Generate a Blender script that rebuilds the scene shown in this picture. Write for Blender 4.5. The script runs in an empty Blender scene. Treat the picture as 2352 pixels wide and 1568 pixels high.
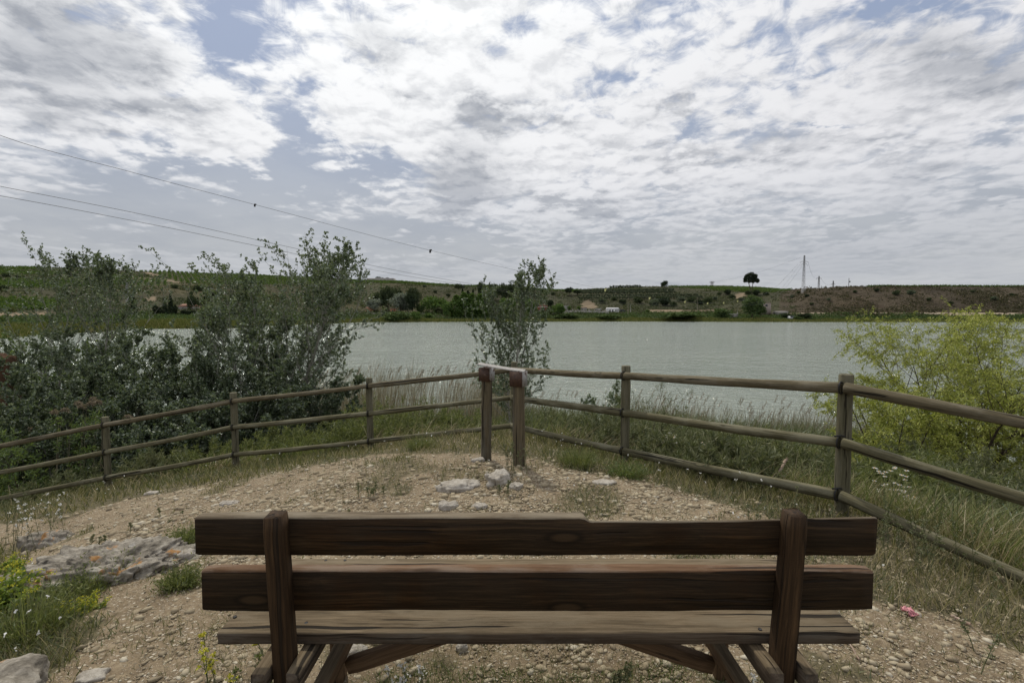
import bpy, math
import numpy as np
from mathutils import Matrix, Vector
S = bpy.context.scene
C = S.collection
F = 1110.7                      # focal length in units of a 2352 px wide frame
PITCH = math.atan(66 / F)
CAMZ = 1.45
SUN_AZ, SUN_EL = math.radians(-22), math.radians(56)

# ------------------------------------------------------------------ camera, light, sky
cd = bpy.data.cameras.new('camera')
cd.lens = 17.0; cd.sensor_width = 36.0; cd.clip_end = 6000; cd.clip_start = 0.02
cam = bpy.data.objects.new('camera', cd); C.objects.link(cam)
cam.location = (0, 0, CAMZ); cam.rotation_euler = (math.pi / 2 - PITCH, 0, 0)
S.camera = cam
S.view_settings.view_transform = 'Standard'; S.view_settings.look = 'None'
S.view_settings.exposure = 0; S.view_settings.gamma = 1
sl = bpy.data.lights.new('sun', 'SUN'); sl.energy = 2.3; sl.angle = math.radians(1.5); sl.color = (1, .93, .79)
so = bpy.data.objects.new('sun', sl); C.objects.link(so)
sd = Vector((math.sin(SUN_AZ) * math.cos(SUN_EL), math.cos(SUN_AZ) * math.cos(SUN_EL), math.sin(SUN_EL)))
so.rotation_euler = sd.to_track_quat('Z', 'Y').to_euler()
so.location = (0, 0, 50)

class NT:
    """tiny node-expression helper"""
    def __init__(s, tree): s.t = tree; s.n = tree.nodes; s.l = tree.links
    def put(s, sock, v):
        if isinstance(v, (int, float)): sock.default_value = v
        elif isinstance(v, (tuple, list)):
            v = tuple(v)
            if sock.type == 'RGBA' and len(v) == 3: v += (1,)
            sock.default_value = v
        elif v is not None: s.l.new(v, sock)
    def math(s, op, a, b=None, c=None, clamp=False):
        n = s.n.new('ShaderNodeMath'); n.operation = op; n.use_clamp = clamp
        s.put(n.inputs[0], a); s.put(n.inputs[1], b)
        if c is not None: s.put(n.inputs[2], c)
        return n.outputs[0]
    def vmath(s, op, a, b=None, scale=None):
        n = s.n.new('ShaderNodeVectorMath'); n.operation = op
        s.put(n.inputs[0], a); s.put(n.inputs[1], b)
        if scale is not None: s.put(n.inputs['Scale'], scale)
        return n.outputs['Value'] if op in ('DOT_PRODUCT', 'LENGTH') else n.outputs[0]
    def comb(s, x, y, z):
        n = s.n.new('ShaderNodeCombineXYZ'); s.put(n.inputs[0], x); s.put(n.inputs[1], y); s.put(n.inputs[2], z); return n.outputs[0]
    def sep(s, v):
        n = s.n.new('ShaderNodeSeparateXYZ'); s.put(n.inputs[0], v); return n.outputs
    def noise(s, vec, scale, detail=4, rough=.55, dist=0, col=False, dim='3D'):
        n = s.n.new('ShaderNodeTexNoise'); n.noise_dimensions = dim; s.put(n.inputs['Vector'], vec)
        n.inputs['Scale'].default_value = scale; n.inputs['Detail'].default_value = detail
        n.inputs['Roughness'].default_value = rough; n.inputs['Distortion'].default_value = dist
        return n.outputs['Color' if col else 'Fac']
    def voro(s, vec, scale, feature='F1', out='Distance'):
        n = s.n.new('ShaderNodeTexVoronoi'); s.put(n.inputs['Vector'], vec); n.feature = feature
        n.inputs['Scale'].default_value = scale; return n.outputs[out]
    def smooth(s, v, a, b, lo=0., hi=1.):
        n = s.n.new('ShaderNodeMapRange'); n.interpolation_type = 'SMOOTHSTEP'
        s.put(n.inputs[0], v)
        for k, q in zip((1, 2, 3, 4), (a, b, lo, hi)): s.put(n.inputs[k], q)
        return n.outputs[0]
    def mix(s, f, a, b, blend='MIX'):
        n = s.n.new('ShaderNodeMix'); n.data_type = 'RGBA'; n.blend_type = blend
        s.put(n.inputs[0], f); s.put(n.inputs[6], a); s.put(n.inputs[7], b); return n.outputs[2]
    def ramp(s, f, stops):
        n = s.n.new('ShaderNodeValToRGB'); s.put(n.inputs[0], f); e = n.color_ramp.elements
        while len(e) < len(stops): e.new(0.5)
        for k, (p, c) in enumerate(stops): e[k].position = p; e[k].color = tuple(c) + (1,)
        return n.outputs[0]
    def node(s, typ): return s.n.new(typ)

def px_uv(x, y):               # direction of a picture point as (tan azimuth, tan elevation) facing +Y
    dx = (x - 1176) / F; dy = (y - 784) / F
    yy = math.cos(PITCH) - dy * math.sin(PITCH); zz = -math.sin(PITCH) - dy * math.cos(PITCH)
    return dx / yy, zz / yy

def build_world():
    w = bpy.data.worlds.new('World'); S.world = w; w.use_nodes = True
    t = w.node_tree; t.nodes.clear(); N = NT(t)
    sky = N.node('ShaderNodeTexSky'); sky.sky_type = 'NISHITA'; sky.sun_disc = False
    sky.sun_elevation = SUN_EL; sky.sun_rotation = SUN_AZ; sky.dust_density = 2.0; sky.altitude = 300
    tc = N.node('ShaderNodeTexCoord').outputs['Generated']
    d = N.vmath('NORMALIZE', tc)
    x, y, z = N.sep(d)
    zc = N.math('MAXIMUM', z, 0.0)
    inv = N.math('DIVIDE', 1.0, N.math('ADD', zc, 0.14))
    inv = N.math('MULTIPLY', inv, 1.12)
    P = N.comb(N.math('MULTIPLY', x, inv), N.math('MULTIPLY', y, inv), 0.0)     # flat cloud deck seen from below
    yc = N.math('MAXIMUM', y, 0.08)
    U = N.comb(N.math('DIVIDE', x, yc), N.math('DIVIDE', z, yc), 0.0)
    wn = N.noise(P, 2.6, 5, .62, 0, True, '2D')
    U = N.vmath('ADD', U, N.vmath('SCALE', N.vmath('SUBTRACT', wn, (.5, .5, .5)), None, .22))
    def blobs(lst):
        acc = None
        for (px, py, rx, ry, amp) in lst:
            u, v = px_uv(px, py)
            q = N.vmath('MULTIPLY', N.vmath('SUBTRACT', U, (u, v, 0)), (F / rx, F / ry, 0))
            g = N.math('MULTIPLY', N.math('POWER', 0.4, N.vmath('DOT_PRODUCT', q, q)), amp)
            acc = g if acc is None else N.math('ADD', acc, g)
        return acc
    cover = blobs([(540, 115, 60, 40, -.6), (700, 215, 110, 35, -.42), (665, 305, 55, 40, -.42), (1180, 75, 60, 40, -.34),
                   (1000, 60, 60, 30, -.22), (1430, 195, 90, 20, -.42), (2100, 8, 110, 18, -.6), (1890, 160, 60, 22, -.4),
                   (1925, 270, 100, 12, -.5), (2310, 290, 80, 24, -.5), (2320, 430, 75, 28, -.8), (300, 210, 150, 22, -.34),
                   (770, 410, 170, 45, -.6), (450, 390, 250, 35, -.5), (1800, 450, 150, 14, -.25), (1950, 520, 200, 22, -.4),
                   (1750, 560, 500, 30, -.25), (200, 490, 560, 75, -.85), (900, 560, 500, 50, -.6), (1560, 20, 60, 15, -.2),
                   (1200, 330, 260, 190, .25), (100, 150, 260, 180, .22), (480, 270, 200, 60, .15), (2150, 200, 300, 120, .15), (1400, 100, 300, 80, .1)])
    dark = blobs([(90, 110, 200, 110, .75), (380, 255, 150, 32, .72), (90, 275, 60, 38, .6), (330, 120, 90, 60, .35), (860, 90, 90, 60, .5), (950, 215, 50, 28, .55),
                  (1130, 270, 60, 38, .6), (1300, 275, 130, 26, .6), (1450, 25, 170, 22, .4), (1045, 465, 60, 40, .85),
                  (1300, 465, 100, 28, .9), (1050, 390, 120, 60, .45), (1545, 258, 50, 20, .65), (1600, 360, 180, 24, .6), (1770, 320, 90, 38, .6),
                  (1650, 480, 170, 24, .5), (2260, 170, 160, 60, .6), (2130, 400, 100, 40, .55), (2050, 320, 190, 18, .5),
                  (2150, 120, 120, 50, .3), (1980, 60, 150, 40, .2), (1020, 160, 200, 90, -.35), (1450, 150, 200, 60, -.3), (700, 130, 60, 60, -.2),
                  (600, 250, 150, 70, -.2), (850, 330, 130, 50, -.35), (560, 200, 80, 40, -.35), (1750, 150, 200, 60, -.15)])
    fine = N.smooth(z, .04, .42, .12, .62)
    def deck(Q):
        a = N.noise(Q, 1.75, 12, .58, .35, False, '2D'); b = N.noise(Q, 9.0, 9, .68, .5, False, '2D')
        v = N.node('ShaderNodeTexVoronoi'); v.voronoi_dimensions = '2D'; v.feature = 'SMOOTH_F1'; v.inputs['Scale'].default_value = 6.5; v.inputs['Smoothness'].default_value = .6
        v.inputs['Detail'].default_value = 1.0; v.inputs['Roughness'].default_value = .6
        N.put(v.inputs['Vector'], N.vmath('ADD', Q, N.vmath('SCALE', wn, None, .35)))
        return N.math('ADD', N.math('ADD', N.math('MULTIPLY', a, 1.25), N.math('ADD', .275, N.math('MULTIPLY', N.math('SUBTRACT', b, .5), fine))), N.math('MULTIPLY', N.math('SUBTRACT', .42, v.outputs['Distance']), .32))
    hz = N.smooth(z, .05, .30)                              # the deck thins out above the horizon
    d0 = deck(P)
    sp = (1.12 * sd[0] / (sd[2] + .14), 1.12 * sd[1] / (sd[2] + .14), 0)
    d1 = deck(N.vmath('ADD', P, N.vmath('SCALE', N.vmath('NORMALIZE', N.vmath('SUBTRACT', sp, P)), None, .07)))
    dens = N.math('ADD', d0, N.math('SUBTRACT', N.math('MULTIPLY', cover, .62), .0))
    mask = N.smooth(dens, .47, .84)
    n2 = N.noise(P, 1.15, 6, .55, .4, False, '2D')
    sh = N.math('ADD', N.math('MULTIPLY', n2, 1.15), N.math('MULTIPLY', dark, 1.4))
    sh = N.math('ADD', sh, N.math('MULTIPLY', N.math('SUBTRACT', d1, d0), .8))
    sh = N.math('ADD', sh, N.math('MULTIPLY', N.math('SUBTRACT', d0, .85), .55))
    shade = N.math('MULTIPLY', N.smooth(sh, .44, 1.75), 1.12, None, True)
    # brighter where the sun stands behind the deck
    sdv = tuple(sd)
    cs = N.math('MAXIMUM', N.vmath('DOT_PRODUCT', d, sdv), 0.0)
    glow = N.math('POWER', cs, 5.0)
    white = N.mix(glow, (8.0, 8.0, 8.25), (12.2, 12.4, 12.3))
    grey = N.mix(glow, (3.35, 3.58, 4.05), (4.35, 4.6, 5.05))
    relief = N.smooth(N.math('SUBTRACT', d1, d0), -.14, .32)
    cloud = N.mix(shade, N.mix(relief, white, N.mix(.32, white, grey)), N.mix(relief, N.mix(.30, grey, white), grey))
    blue = N.mix(.75, sky.outputs[0], (3.1, 3.9, 5.7))
    haze = N.mix(N.smooth(N.noise(P, .9, 6, .6), .35, .65), (4.2, 4.45, 4.85), (4.9, 5.1, 5.35))
    hf = N.smooth(z, .06, .50, 1.0, 0.15)
    base = N.mix(hf, blue, haze)
    m2 = N.math('MULTIPLY', mask, N.math('ADD', .16, N.math('MULTIPLY', hz, .84)))
    col = N.mix(m2, base, cloud)
    below = N.smooth(z, -.02, 0.0)
    col = N.mix(below, (1.2, 1.15, .95), col)
    bg = N.node('ShaderNodeBackground'); N.put(bg.inputs[0], col); bg.inputs[1].default_value = 0.1
    o = N.node('ShaderNodeOutputWorld'); t.links.new(bg.outputs[0], o.inputs[0])
build_world()

# ------------------------------------------------------------------ projection + noise (numpy)
CP, SP = math.cos(PITCH), math.sin(PITCH)
def at(px, py, Y):             # the world point at forward distance Y seen at a picture point
    u, v = px_uv(px, py); return np.array([u * Y, Y, CAMZ + v * Y])
def proj(X, Y, Z):
    dz = Z - CAMZ; dep = Y * CP - dz * SP; up = Y * SP + dz * CP
    dep = np.where(dep < .05, .05, dep)
    return 1176 + F * X / dep, 784 - F * up / dep
def hsh(ix, iy, s=0):
    n = (ix.astype(np.int64) * 374761393 + iy.astype(np.int64) * 668265263 + s * 974711) & 0x7fffffff
    n = ((n ^ (n >> 13)) * 1274126177) & 0x7fffffff
    return ((n ^ (n >> 16)) & 0xffff) / 65535.0
def vnoise(x, y, s=0):
    x = np.asarray(x, float); y = np.asarray(y, float)
    ix = np.floor(x); iy = np.floor(y); fx = x - ix; fy = y - iy
    fx = fx * fx * (3 - 2 * fx); fy = fy * fy * (3 - 2 * fy)
    a = hsh(ix, iy, s); b = hsh(ix + 1, iy, s); c = hsh(ix, iy + 1, s); d = hsh(ix + 1, iy + 1, s)
    return (a * (1 - fx) + b * fx) * (1 - fy) + (c * (1 - fx) + d * fx) * fy - .5
def fbm(x, y, o=4, s=0):
    r = 0; a = 1.
    for k in range(o): r = r + a * vnoise(x * 2 ** k, y * 2 ** k, s + k * 17); a *= .5
    return r
def inpoly(x, y, P):
    P = np.array(P, float); r = np.zeros(np.shape(x), bool); n = len(P)
    for i in range(n):
        x1, y1 = P[i]; x2, y2 = P[(i + 1) % n]
        if y1 == y2: continue
        c = ((y1 > y) != (y2 > y)) & (x < (x2 - x1) * (y - y1) / (y2 - y1) + x1); r ^= c
    return r

# ------------------------------------------------------------------ near ground height
WATER = -4.3
GP = [(-5.9, 7, -1.2), (-4.05, 7, -.88), (-2.05, 7, -.6), (0, 7.1, -.42), (.02, 5.9, -.12), (1.2, 5.2, -.2), (2.5, 3.6, -.06), (3.1, 2.9, -.22), (3.8, 2.05, -.3),
      (.07, 4.3, .06), (-.25, 4.75, .02), (0, 0, 0), (0, 1.5, 0), (0, 3, .03), (-1.5, 3.6, -.08), (-2.9, 4.2, -.3), (-4.3, 4.9, -.62), (-2, 2.4, -.05), (-3.2, 2.6, -.3),
      (2, 2.2, 0), (1.5, 3.6, .02), (-4.6, 3.4, -.7), (-7.5, 7, -1.5), (5, 4, -.75), (4.2, 6, -.95), (6, 8, -1.75), (2.2, 6, -.6), (2, 8, -1.1), (5.2, 2.2, -.6), (3.2, 1, -.1),
      (-2.5, .8, .05), (-5, 1, -.5), (0, -6, .2), (-8, -4, -.3), (8, -4, 0), (6, 0, -.4), (-9, 3, -1.5), (9, 2, -1.4), (0, -20, 1), (-25, -15, 0), (25, -15, .4)]
for az in range(-75, 76, 15):
    for r_, z_ in ((12, -2.0), (16, -2.75), (21, -3.6), (26, -4.35), (33, -5.6), (50, -7.5)):
        GP.append((r_ * math.sin(math.radians(az)), r_ * math.cos(math.radians(az)), z_ + (-.25 if az < -20 else 0)))
GP = np.array(GP)
def _tp(r2): return r2 * np.log(r2 + 1e-9) * .5
def _solve():
    n = len(GP); D = ((GP[:, None, :2] - GP[None, :, :2]) ** 2).sum(2)
    A = np.zeros((n + 3, n + 3)); A[:n, :n] = _tp(D) + np.eye(n) * .05
    A[:n, n] = 1; A[:n, n + 1:] = GP[:, :2]; A[n:, :n] = A[:n, n:].T
    b = np.zeros(n + 3); b[:n] = GP[:, 2]; return np.linalg.solve(A, b)
GW = _solve()
def ground(x, y):
    x = np.asarray(x, float); y = np.asarray(y, float); sh = x.shape; x = x.ravel(); y = y.ravel()
    out = np.empty(len(x))
    for i in range(0, len(x), 40000):
        X = x[i:i + 40000]; Y = y[i:i + 40000]
        D = (X[:, None] - GP[None, :, 0]) ** 2 + (Y[:, None] - GP[None, :, 1]) ** 2
        out[i:i + 40000] = _tp(D) @ GW[:-3] + GW[-3] + GW[-2] * X + GW[-1] * Y
    r = np.hypot(x, y)
    out += fbm(x * .9, y * .9, 3, 5) * .05 * np.clip(r / 4, .4, 2.5) + fbm(x * 5, y * 5, 3, 9) * .014
    return out.reshape(sh)
def gz(x, y): return float(ground(np.array([x]), np.array([y]))[0])
def ghit(px, py):              # ground point seen at a picture point
    u, v = px_uv(px, py)
    for Y in np.arange(.6, 40, .02):
        z = CAMZ + v * Y
        if z < -7: break
        if z <= gz_fast(u * Y, Y): return np.array([u * Y, Y, gz(u * Y, Y)])
    return np.array([u * 5, 5, gz(u * 5, 5)])
_gx = np.linspace(-30, 30, 601); _gy = np.linspace(-2, 40, 421)
_G = ground(*np.meshgrid(_gx, _gy))
def gz_fast(x, y):
    i = min(max(int((x + 30) * 10), 0), 600); j = min(max(int((y + 2) * 10), 0), 420); return _G[j, i]
GRAVEL = [(1110, 1040), (850, 1047), (700, 1070), (560, 1097), (400, 1127), (250, 1157), (100, 1188), (-100, 1218), (-250, 1262), (60, 1262), (120, 1400), (215, 1470),
          (130, 1568), (-300, 2600), (3200, 2600), (2420, 1568), (2250, 1450), (2110, 1405), (2000, 1390), (1960, 1330), (1860, 1240), (1740, 1180), (1640, 1150), (1450, 1105), (1300, 1072), (1200, 1048)]
def grassy(x, y, z=None):      # 0 bare gravel .. 1 meadow
    if z is None: z = ground(x, y)
    a = 0
    for k in range(4):
        ox = fbm(x * 2.2 + k * 7.3, y * 2.2, 3, 31 + k); oy = fbm(x * 2.2, y * 2.2 + k * 5.1, 3, 51 + k)
        r = np.hypot(x, y)
        px, py = proj(x + ox * .22, y + oy * .22, z)
        a = a + (~inpoly(px, py, GRAVEL)) * .25
    a = np.where(y < .35, np.clip(.35 + fbm(x, y, 3, 71) * 1.2, 0, 1), a)
    patch = np.clip((fbm(x * 1.7, y * 1.7, 3, 91) - .10) * 3.0, 0, .6)
    return np.clip(np.maximum(a, patch), 0, 1)

# ------------------------------------------------------------------ far terrain: profiles by azimuth
COLS = [(-400, [(100, None), (112, 754), (150, 722), (220, 680), (280, 645), (380, 612)]),
        (0, [(112, None), (124, 750), (150, 730), (210, 688), (290, 642), (400, 614)]),
        (200, [(140, None), (150, 745), (180, 728), (230, 688), (300, 645), (400, 615)]),
        (330, [(172, None), (182, 742), (205, 724), (250, 688), (290, 657), (420, 623)]),
        (520, [(180, None), (190, 741), (230, 722), (280, 688), (320, 658), (450, 630)]),
        (700, [(230, None), (240, 738), (280, 721), (330, 692), (390, 658), (470, 637)]),
        (850, [(290, None), (300, 735), (335, 720), (390, 688), (450, 653), (500, 645)]),
        (1100, [(305, None), (315, 734), (350, 718), (400, 690), (460, 663), (500, 657)]),
        (1300, [(312, None), (322, 733), (345, 717), (400, 694), (440, 678), (480, 667)]),
        (1380, [(315, None), (325, 732), (345, 717), (385, 700), (430, 674), (470, 662)]),
        (1480, [(315, None), (325, 732), (350, 716), (385, 700), (430, 675), (480, 658)]),
        (1630, [(308, None), (318, 732), (345, 716), (385, 697), (430, 672), (500, 658)]),
        (1725, [(302, None), (312, 733), (335, 722), (375, 697), (415, 676), (520, 660)]),
        (1800, [(298, None), (308, 734), (325, 723), (360, 700), (410, 677), (520, 665)]),
        (1860, [(297, None), (307, 734), (318, 724), (335, 707), (355, 682), (385, 662)]),
        (1950, [(297, None), (307, 734), (316, 724), (332, 707), (352, 682), (380, 658)]),
        (2150, [(295, None), (305, 734), (314, 724), (330, 706), (350, 682), (380, 658)]),
        (2352, [(292, None), (302, 734), (310, 725), (330, 707), (350, 682), (380, 659)]),
        (2900, [(292, None), (302, 734), (310, 725), (330, 707), (350, 682), (380, 659)])]
def _cols():
    us, Ys, Zs = [], [], []
    for px, prof in COLS:
        u = (px - 1176) / F; yy = []; zz = []
        for k, (Y, py) in enumerate(prof):
            z = WATER - .05 if py is None else at(px, py, Y)[2]
            if k == 0: yy += [Y - 30, Y]; zz += [WATER - 3, z]
            else: yy.append(Y); zz.append(z)
        yy.append(yy[-1] + 120); zz.append(zz[-1] + 1.5)
        yy.append(yy[-1] + 900); zz.append(zz[-2] - 30)
        us.append(u); Ys.append(yy); Zs.append(zz)
    return np.array(us), np.array(Ys, float), np.array(Zs, float)
FU, FY, FZ = _cols(); NK = FY.shape[1]
def _colat(u):
    u = np.clip(u, FU[0], FU[-1]); i = np.clip(np.searchsorted(FU, u) - 1, 0, len(FU) - 2)
    t = (u - FU[i]) / (FU[i + 1] - FU[i]); t = t * t * (3 - 2 * t)
    t = t[:, None]
    return FY[i] * (1 - t) + FY[i + 1] * t, FZ[i] * (1 - t) + FZ[i + 1] * t
def bump(X, Y, s):             # gullies and lumps on the slopes
    w = np.clip((s - 2.2) / .8, 0, 1) * np.clip((NK - 3.3 - s), .15, 1)
    return w * (fbm(X * .035, Y * .035, 4, 3) * 2.6) + np.clip(s - 1.3, 0, 1) * fbm(X * .25, Y * .25, 2, 13) * .35
def far_us(u, s):              # param -> X, Y, Z
    u = np.asarray(u, float); s = np.asarray(s, float)
    Yk, Zk = _colat(u); k = np.clip(s.astype(int), 0, NK - 2); t = s - k; a = np.arange(len(u))
    Y = Yk[a, k] * (1 - t) + Yk[a, k + 1] * t; Z = Zk[a, k] * (1 - t) + Zk[a, k + 1] * t; X = u * Y
    return X, Y, Z + bump(X, Y, s)
def far_xy(X, Y):
    u = X / Y; Yk, Zk = _colat(u); a = np.arange(len(u)); k = np.zeros(len(u), int)
    for j in range(1, NK - 1): k = np.where(Y >= Yk[:, j], j, k)
    t = np.clip((Y - Yk[a, k]) / (Yk[a, k + 1] - Yk[a, k]), 0, 1)
    return Zk[a, k] * (1 - t) + Zk[a, k + 1] * t + bump(X, Y, k + t), k + t
def fz(X, Y): return float(far_xy(np.array([float(X)]), np.array([float(Y)]))[0][0])
def fhit(px, py):              # far land point seen at a picture point (first surface met)
    s = np.linspace(1, 6.4, 900); u = np.full(len(s), (px - 1176) / F)
    X, Y, Z = far_us(u, s); qx, qy = proj(X, Y, Z)
    i = np.argmax(qy <= py) if (qy <= py).any() else int(np.argmin(qy))
    return np.array([X[i], Y[i], Z[i]])

# ------------------------------------------------------------------ mesh helpers
def link(name, me, mats=(), parent=None, loc=None):
    o = bpy.data.objects.new(name, me); C.objects.link(o)
    for m in (mats if isinstance(mats, (list, tuple)) else [mats]):
        if me is not None and m is not None and m.name not in me.materials: me.materials.append(m)
    if parent is not None:
        o.parent = parent
        if loc is None: o.matrix_basis = Matrix.Translation(-parent.location)
        else: o.location = loc
    elif loc is not None: o.location = loc
    return o
def tag(o, label=None, cat=None, group=None, kind=None):
    if label: o['label'] = label
    if cat: o['category'] = cat
    if group: o['group'] = group
    if kind: o['kind'] = kind
    return o
def empty(name, loc, label, cat, group=None):
    o = bpy.data.objects.new(name, None); C.objects.link(o); o.location = loc; o.empty_display_size = .1
    return tag(o, label, cat, group)
def npmesh(name, V, polys, smooth=False, mi=None):
    """polys: list of int arrays, each (n,k)"""
    me = bpy.data.meshes.new(name); V = np.asarray(V, np.float32)
    me.vertices.add(len(V)); me.vertices.foreach_set('co', V.ravel())
    li = np.concatenate([p.ravel() for p in polys]).astype(np.int32)
    ks = np.concatenate([np.full(len(p), p.shape[1]) for p in polys]); st = np.concatenate([[0], np.cumsum(ks)[:-1]]).astype(np.int32)
    me.loops.add(len(li)); me.loops.foreach_set('vertex_index', li)
    me.polygons.add(len(ks)); me.polygons.foreach_set('loop_start', st)
    if smooth: me.polygons.foreach_set('use_smooth', np.ones(len(ks), bool))
    if mi is not None: me.polygons.foreach_set('material_index', np.asarray(mi, np.int32))
    me.update(calc_edges=True); return me
class MB:
    def __init__(s): s.v = []; s.f = {}; s.n = 0
    def add(s, V, polys):
        V = np.asarray(V, float).reshape(-1, 3)
        for p in (polys if isinstance(polys, list) else [polys]):
            p = np.atleast_2d(np.asarray(p)); s.f.setdefault(p.shape[1], []).append(p + s.n)
        s.v.append(V); s.n += len(V)
    def tube(s, pts, rad, k=6, cap=True):
        pts = np.asarray(pts, float); n = len(pts); rad = np.broadcast_to(rad, (n,))
        T = np.gradient(pts, axis=0); T /= np.linalg.norm(T, axis=1)[:, None] + 1e-9
        ref = np.where(np.abs(T[:, 2:3]) > .9, np.array([[1., 0, 0]]), np.array([[0, 0, 1.]]))
        if abs(T[:, 2]).max() > .9: ref[:] = np.array([1., 0, .01]) if abs(T[0, 0]) < .9 else np.array([0, 1., 0])
        A = np.cross(T, ref); A /= np.linalg.norm(A, axis=1)[:, None] + 1e-9; B = np.cross(T, A)
        th = np.linspace(0, 2 * np.pi, k, endpoint=False)
        V = pts[:, None] + rad[:, None, None] * (A[:, None] * np.cos(th)[None, :, None] + B[:, None] * np.sin(th)[None, :, None])
        i = np.arange(n - 1)[:, None] * k; j = np.arange(k)[None]; j2 = (j + 1) % k
        q = np.stack([i + j, i + j2, i + k + j2, i + k + j], -1).reshape(-1, 4)
        s.add(V.reshape(-1, 3), [q] + ([np.arange(k)[None, ::1], (np.arange(k) + (n - 1) * k)[None, ::-1]] if cap else []))
    def box(s, c, d, R=None):
        c = np.asarray(c, float); h = np.asarray(d, float) / 2
        V = np.array([[x, y, z] for x in (-1, 1) for y in (-1, 1) for z in (-1, 1)]) * h
        if R is not None: V = V @ np.asarray(R).T
        s.add(V + c, np.array([[0, 1, 3, 2], [4, 6, 7, 5], [0, 4, 5, 1], [2, 3, 7, 6], [0, 2, 6, 4], [1, 5, 7, 3]]))
    def mesh(s, name, smooth=False): return npmesh(name, np.concatenate(s.v), [np.concatenate(p) for p in s.f.values()], smooth)
    def build(s, name, mat, parent=None, smooth=False, loc=None): return link(name, s.mesh(name, smooth), mat, parent, loc)

def blades(rng, base, h, w, lean, az, curve=.5, seg=3, flat=False):
    """grass-like strips; base (n,3); h,w,lean(rad from vertical),az arrays"""
    n = len(base); h = np.broadcast_to(h, n); w = np.broadcast_to(w, n); lean = np.broadcast_to(lean, n); curve = np.broadcast_to(curve, n)
    dirv = np.stack([np.cos(az), np.sin(az), np.zeros(n)], 1)
    yaw = rng.uniform(0, np.pi, n); side = np.stack([np.cos(yaw), np.sin(yaw), np.zeros(n)], 1)
    P = [base]; p = base
    for k in range(seg):
        a = lean + curve * (k + .5) / seg
        p = p + (dirv * np.sin(a)[:, None] + np.array([0, 0, 1.]) * np.cos(a)[:, None]) * (h / seg)[:, None]
        P.append(p)
    V = []
    for k in range(seg): 
        ww = w * (1 - k / seg * .6) * .5
        V += [P[k] - side * ww[:, None], P[k] + side * ww[:, None]]
    V.append(P[seg]); m = 2 * seg + 1
    V = np.stack(V, 1).reshape(-1, 3); o = np.arange(n)[:, None] * m
    q = np.concatenate([o + np.array([[2 * k, 2 * k + 1, 2 * k + 3, 2 * k + 2]]) for k in range(seg - 1)]) if seg > 1 else np.zeros((0, 4), int)
    t = o + np.array([[2 * seg - 2, 2 * seg - 1, 2 * seg]])
    return V, ([q, t] if seg > 1 else [t])
def leaves(rng, pos, dirv, L, W, fold=.25):
    n = len(pos); L = np.broadcast_to(L, n); W = np.broadcast_to(W, n)
    d = dirv / (np.linalg.norm(dirv, axis=1)[:, None] + 1e-9)
    r = rng.normal(size=(n, 3)); a = np.cross(d, r); a /= np.linalg.norm(a, axis=1)[:, None] + 1e-9; b = np.cross(d, a)
    m = pos + d * (L * .45)[:, None]
    V = np.stack([pos, m + a * (W * .5)[:, None] + b * (W * fold)[:, None], pos + d * L[:, None], m - a * (W * .5)[:, None] + b * (W * fold)[:, None]], 1).reshape(-1, 3)
    o = np.arange(n)[:, None] * 4
    return V, [np.concatenate([o + np.array([[0, 1, 2]]), o + np.array([[0, 2, 3]])])]

# ------------------------------------------------------------------ materials
def newmat(name):
    m = bpy.data.materials.new(name); m.use_nodes = True; t = m.node_tree; t.nodes.clear()
    N = NT(t); o = N.node('ShaderNodeOutputMaterial'); return m, N, o
def principled(N, o, col, rough=.8, bump=None, bstr=.3, bdist=.01, metal=0, spec=.3):
    p = N.node('ShaderNodeBsdfPrincipled'); N.put(p.inputs['Base Color'], col); N.put(p.inputs['Roughness'], rough)
    p.inputs['Metallic'].default_value = metal; p.inputs['Specular IOR Level'].default_value = spec
    if bump is not None:
        b = N.node('ShaderNodeBump'); b.inputs['Strength'].default_value = bstr; b.inputs['Distance'].default_value = bdist
        N.put(b.inputs['Height'], bump); N.l.new(b.outputs[0], p.inputs['Normal'])
    N.l.new(p.outputs[0], o.inputs[0]); return p
def foliage(name, stops, gloss=.10, rough=.45, trans=.35):
    gloss *= .5
    m, N, o = newmat(name)
    g = N.node('ShaderNodeNewGeometry'); col = N.ramp(g.outputs['Random Per Island'], stops)
    d = N.node('ShaderNodeBsdfDiffuse'); N.put(d.inputs[0], col)
    tr = N.node('ShaderNodeBsdfTranslucent'); N.put(tr.inputs[0], N.mix(.25, col, (.25, .32, .04)))
    gl = N.node('ShaderNodeBsdfGlossy'); gl.inputs['Roughness'].default_value = rough; N.put(gl.inputs[0], (.9, .95, 1.0))
    a = N.node('ShaderNodeMixShader'); a.inputs[0].default_value = trans; N.l.new(d.outputs[0], a.inputs[1]); N.l.new(tr.outputs[0], a.inputs[2])
    b = N.node('ShaderNodeMixShader'); b.inputs[0].default_value = gloss; N.l.new(a.outputs[0], b.inputs[1]); N.l.new(gl.outputs[0], b.inputs[2])
    N.l.new(b.outputs[0], o.inputs[0]); return m
def plain(name, c1, c2, scale=3, rough=.85, metal=0, spec=.3, bstr=.2, bdist=.01, detail=6):
    m, N, o = newmat(name); tc = N.node('ShaderNodeTexCoord').outputs['Object']
    n = N.noise(tc, scale, detail, .6); principled(N, o, N.ramp(n, [(.35, c1), (.65, c2)]), rough, n, bstr, bdist, metal, spec); return m
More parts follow.
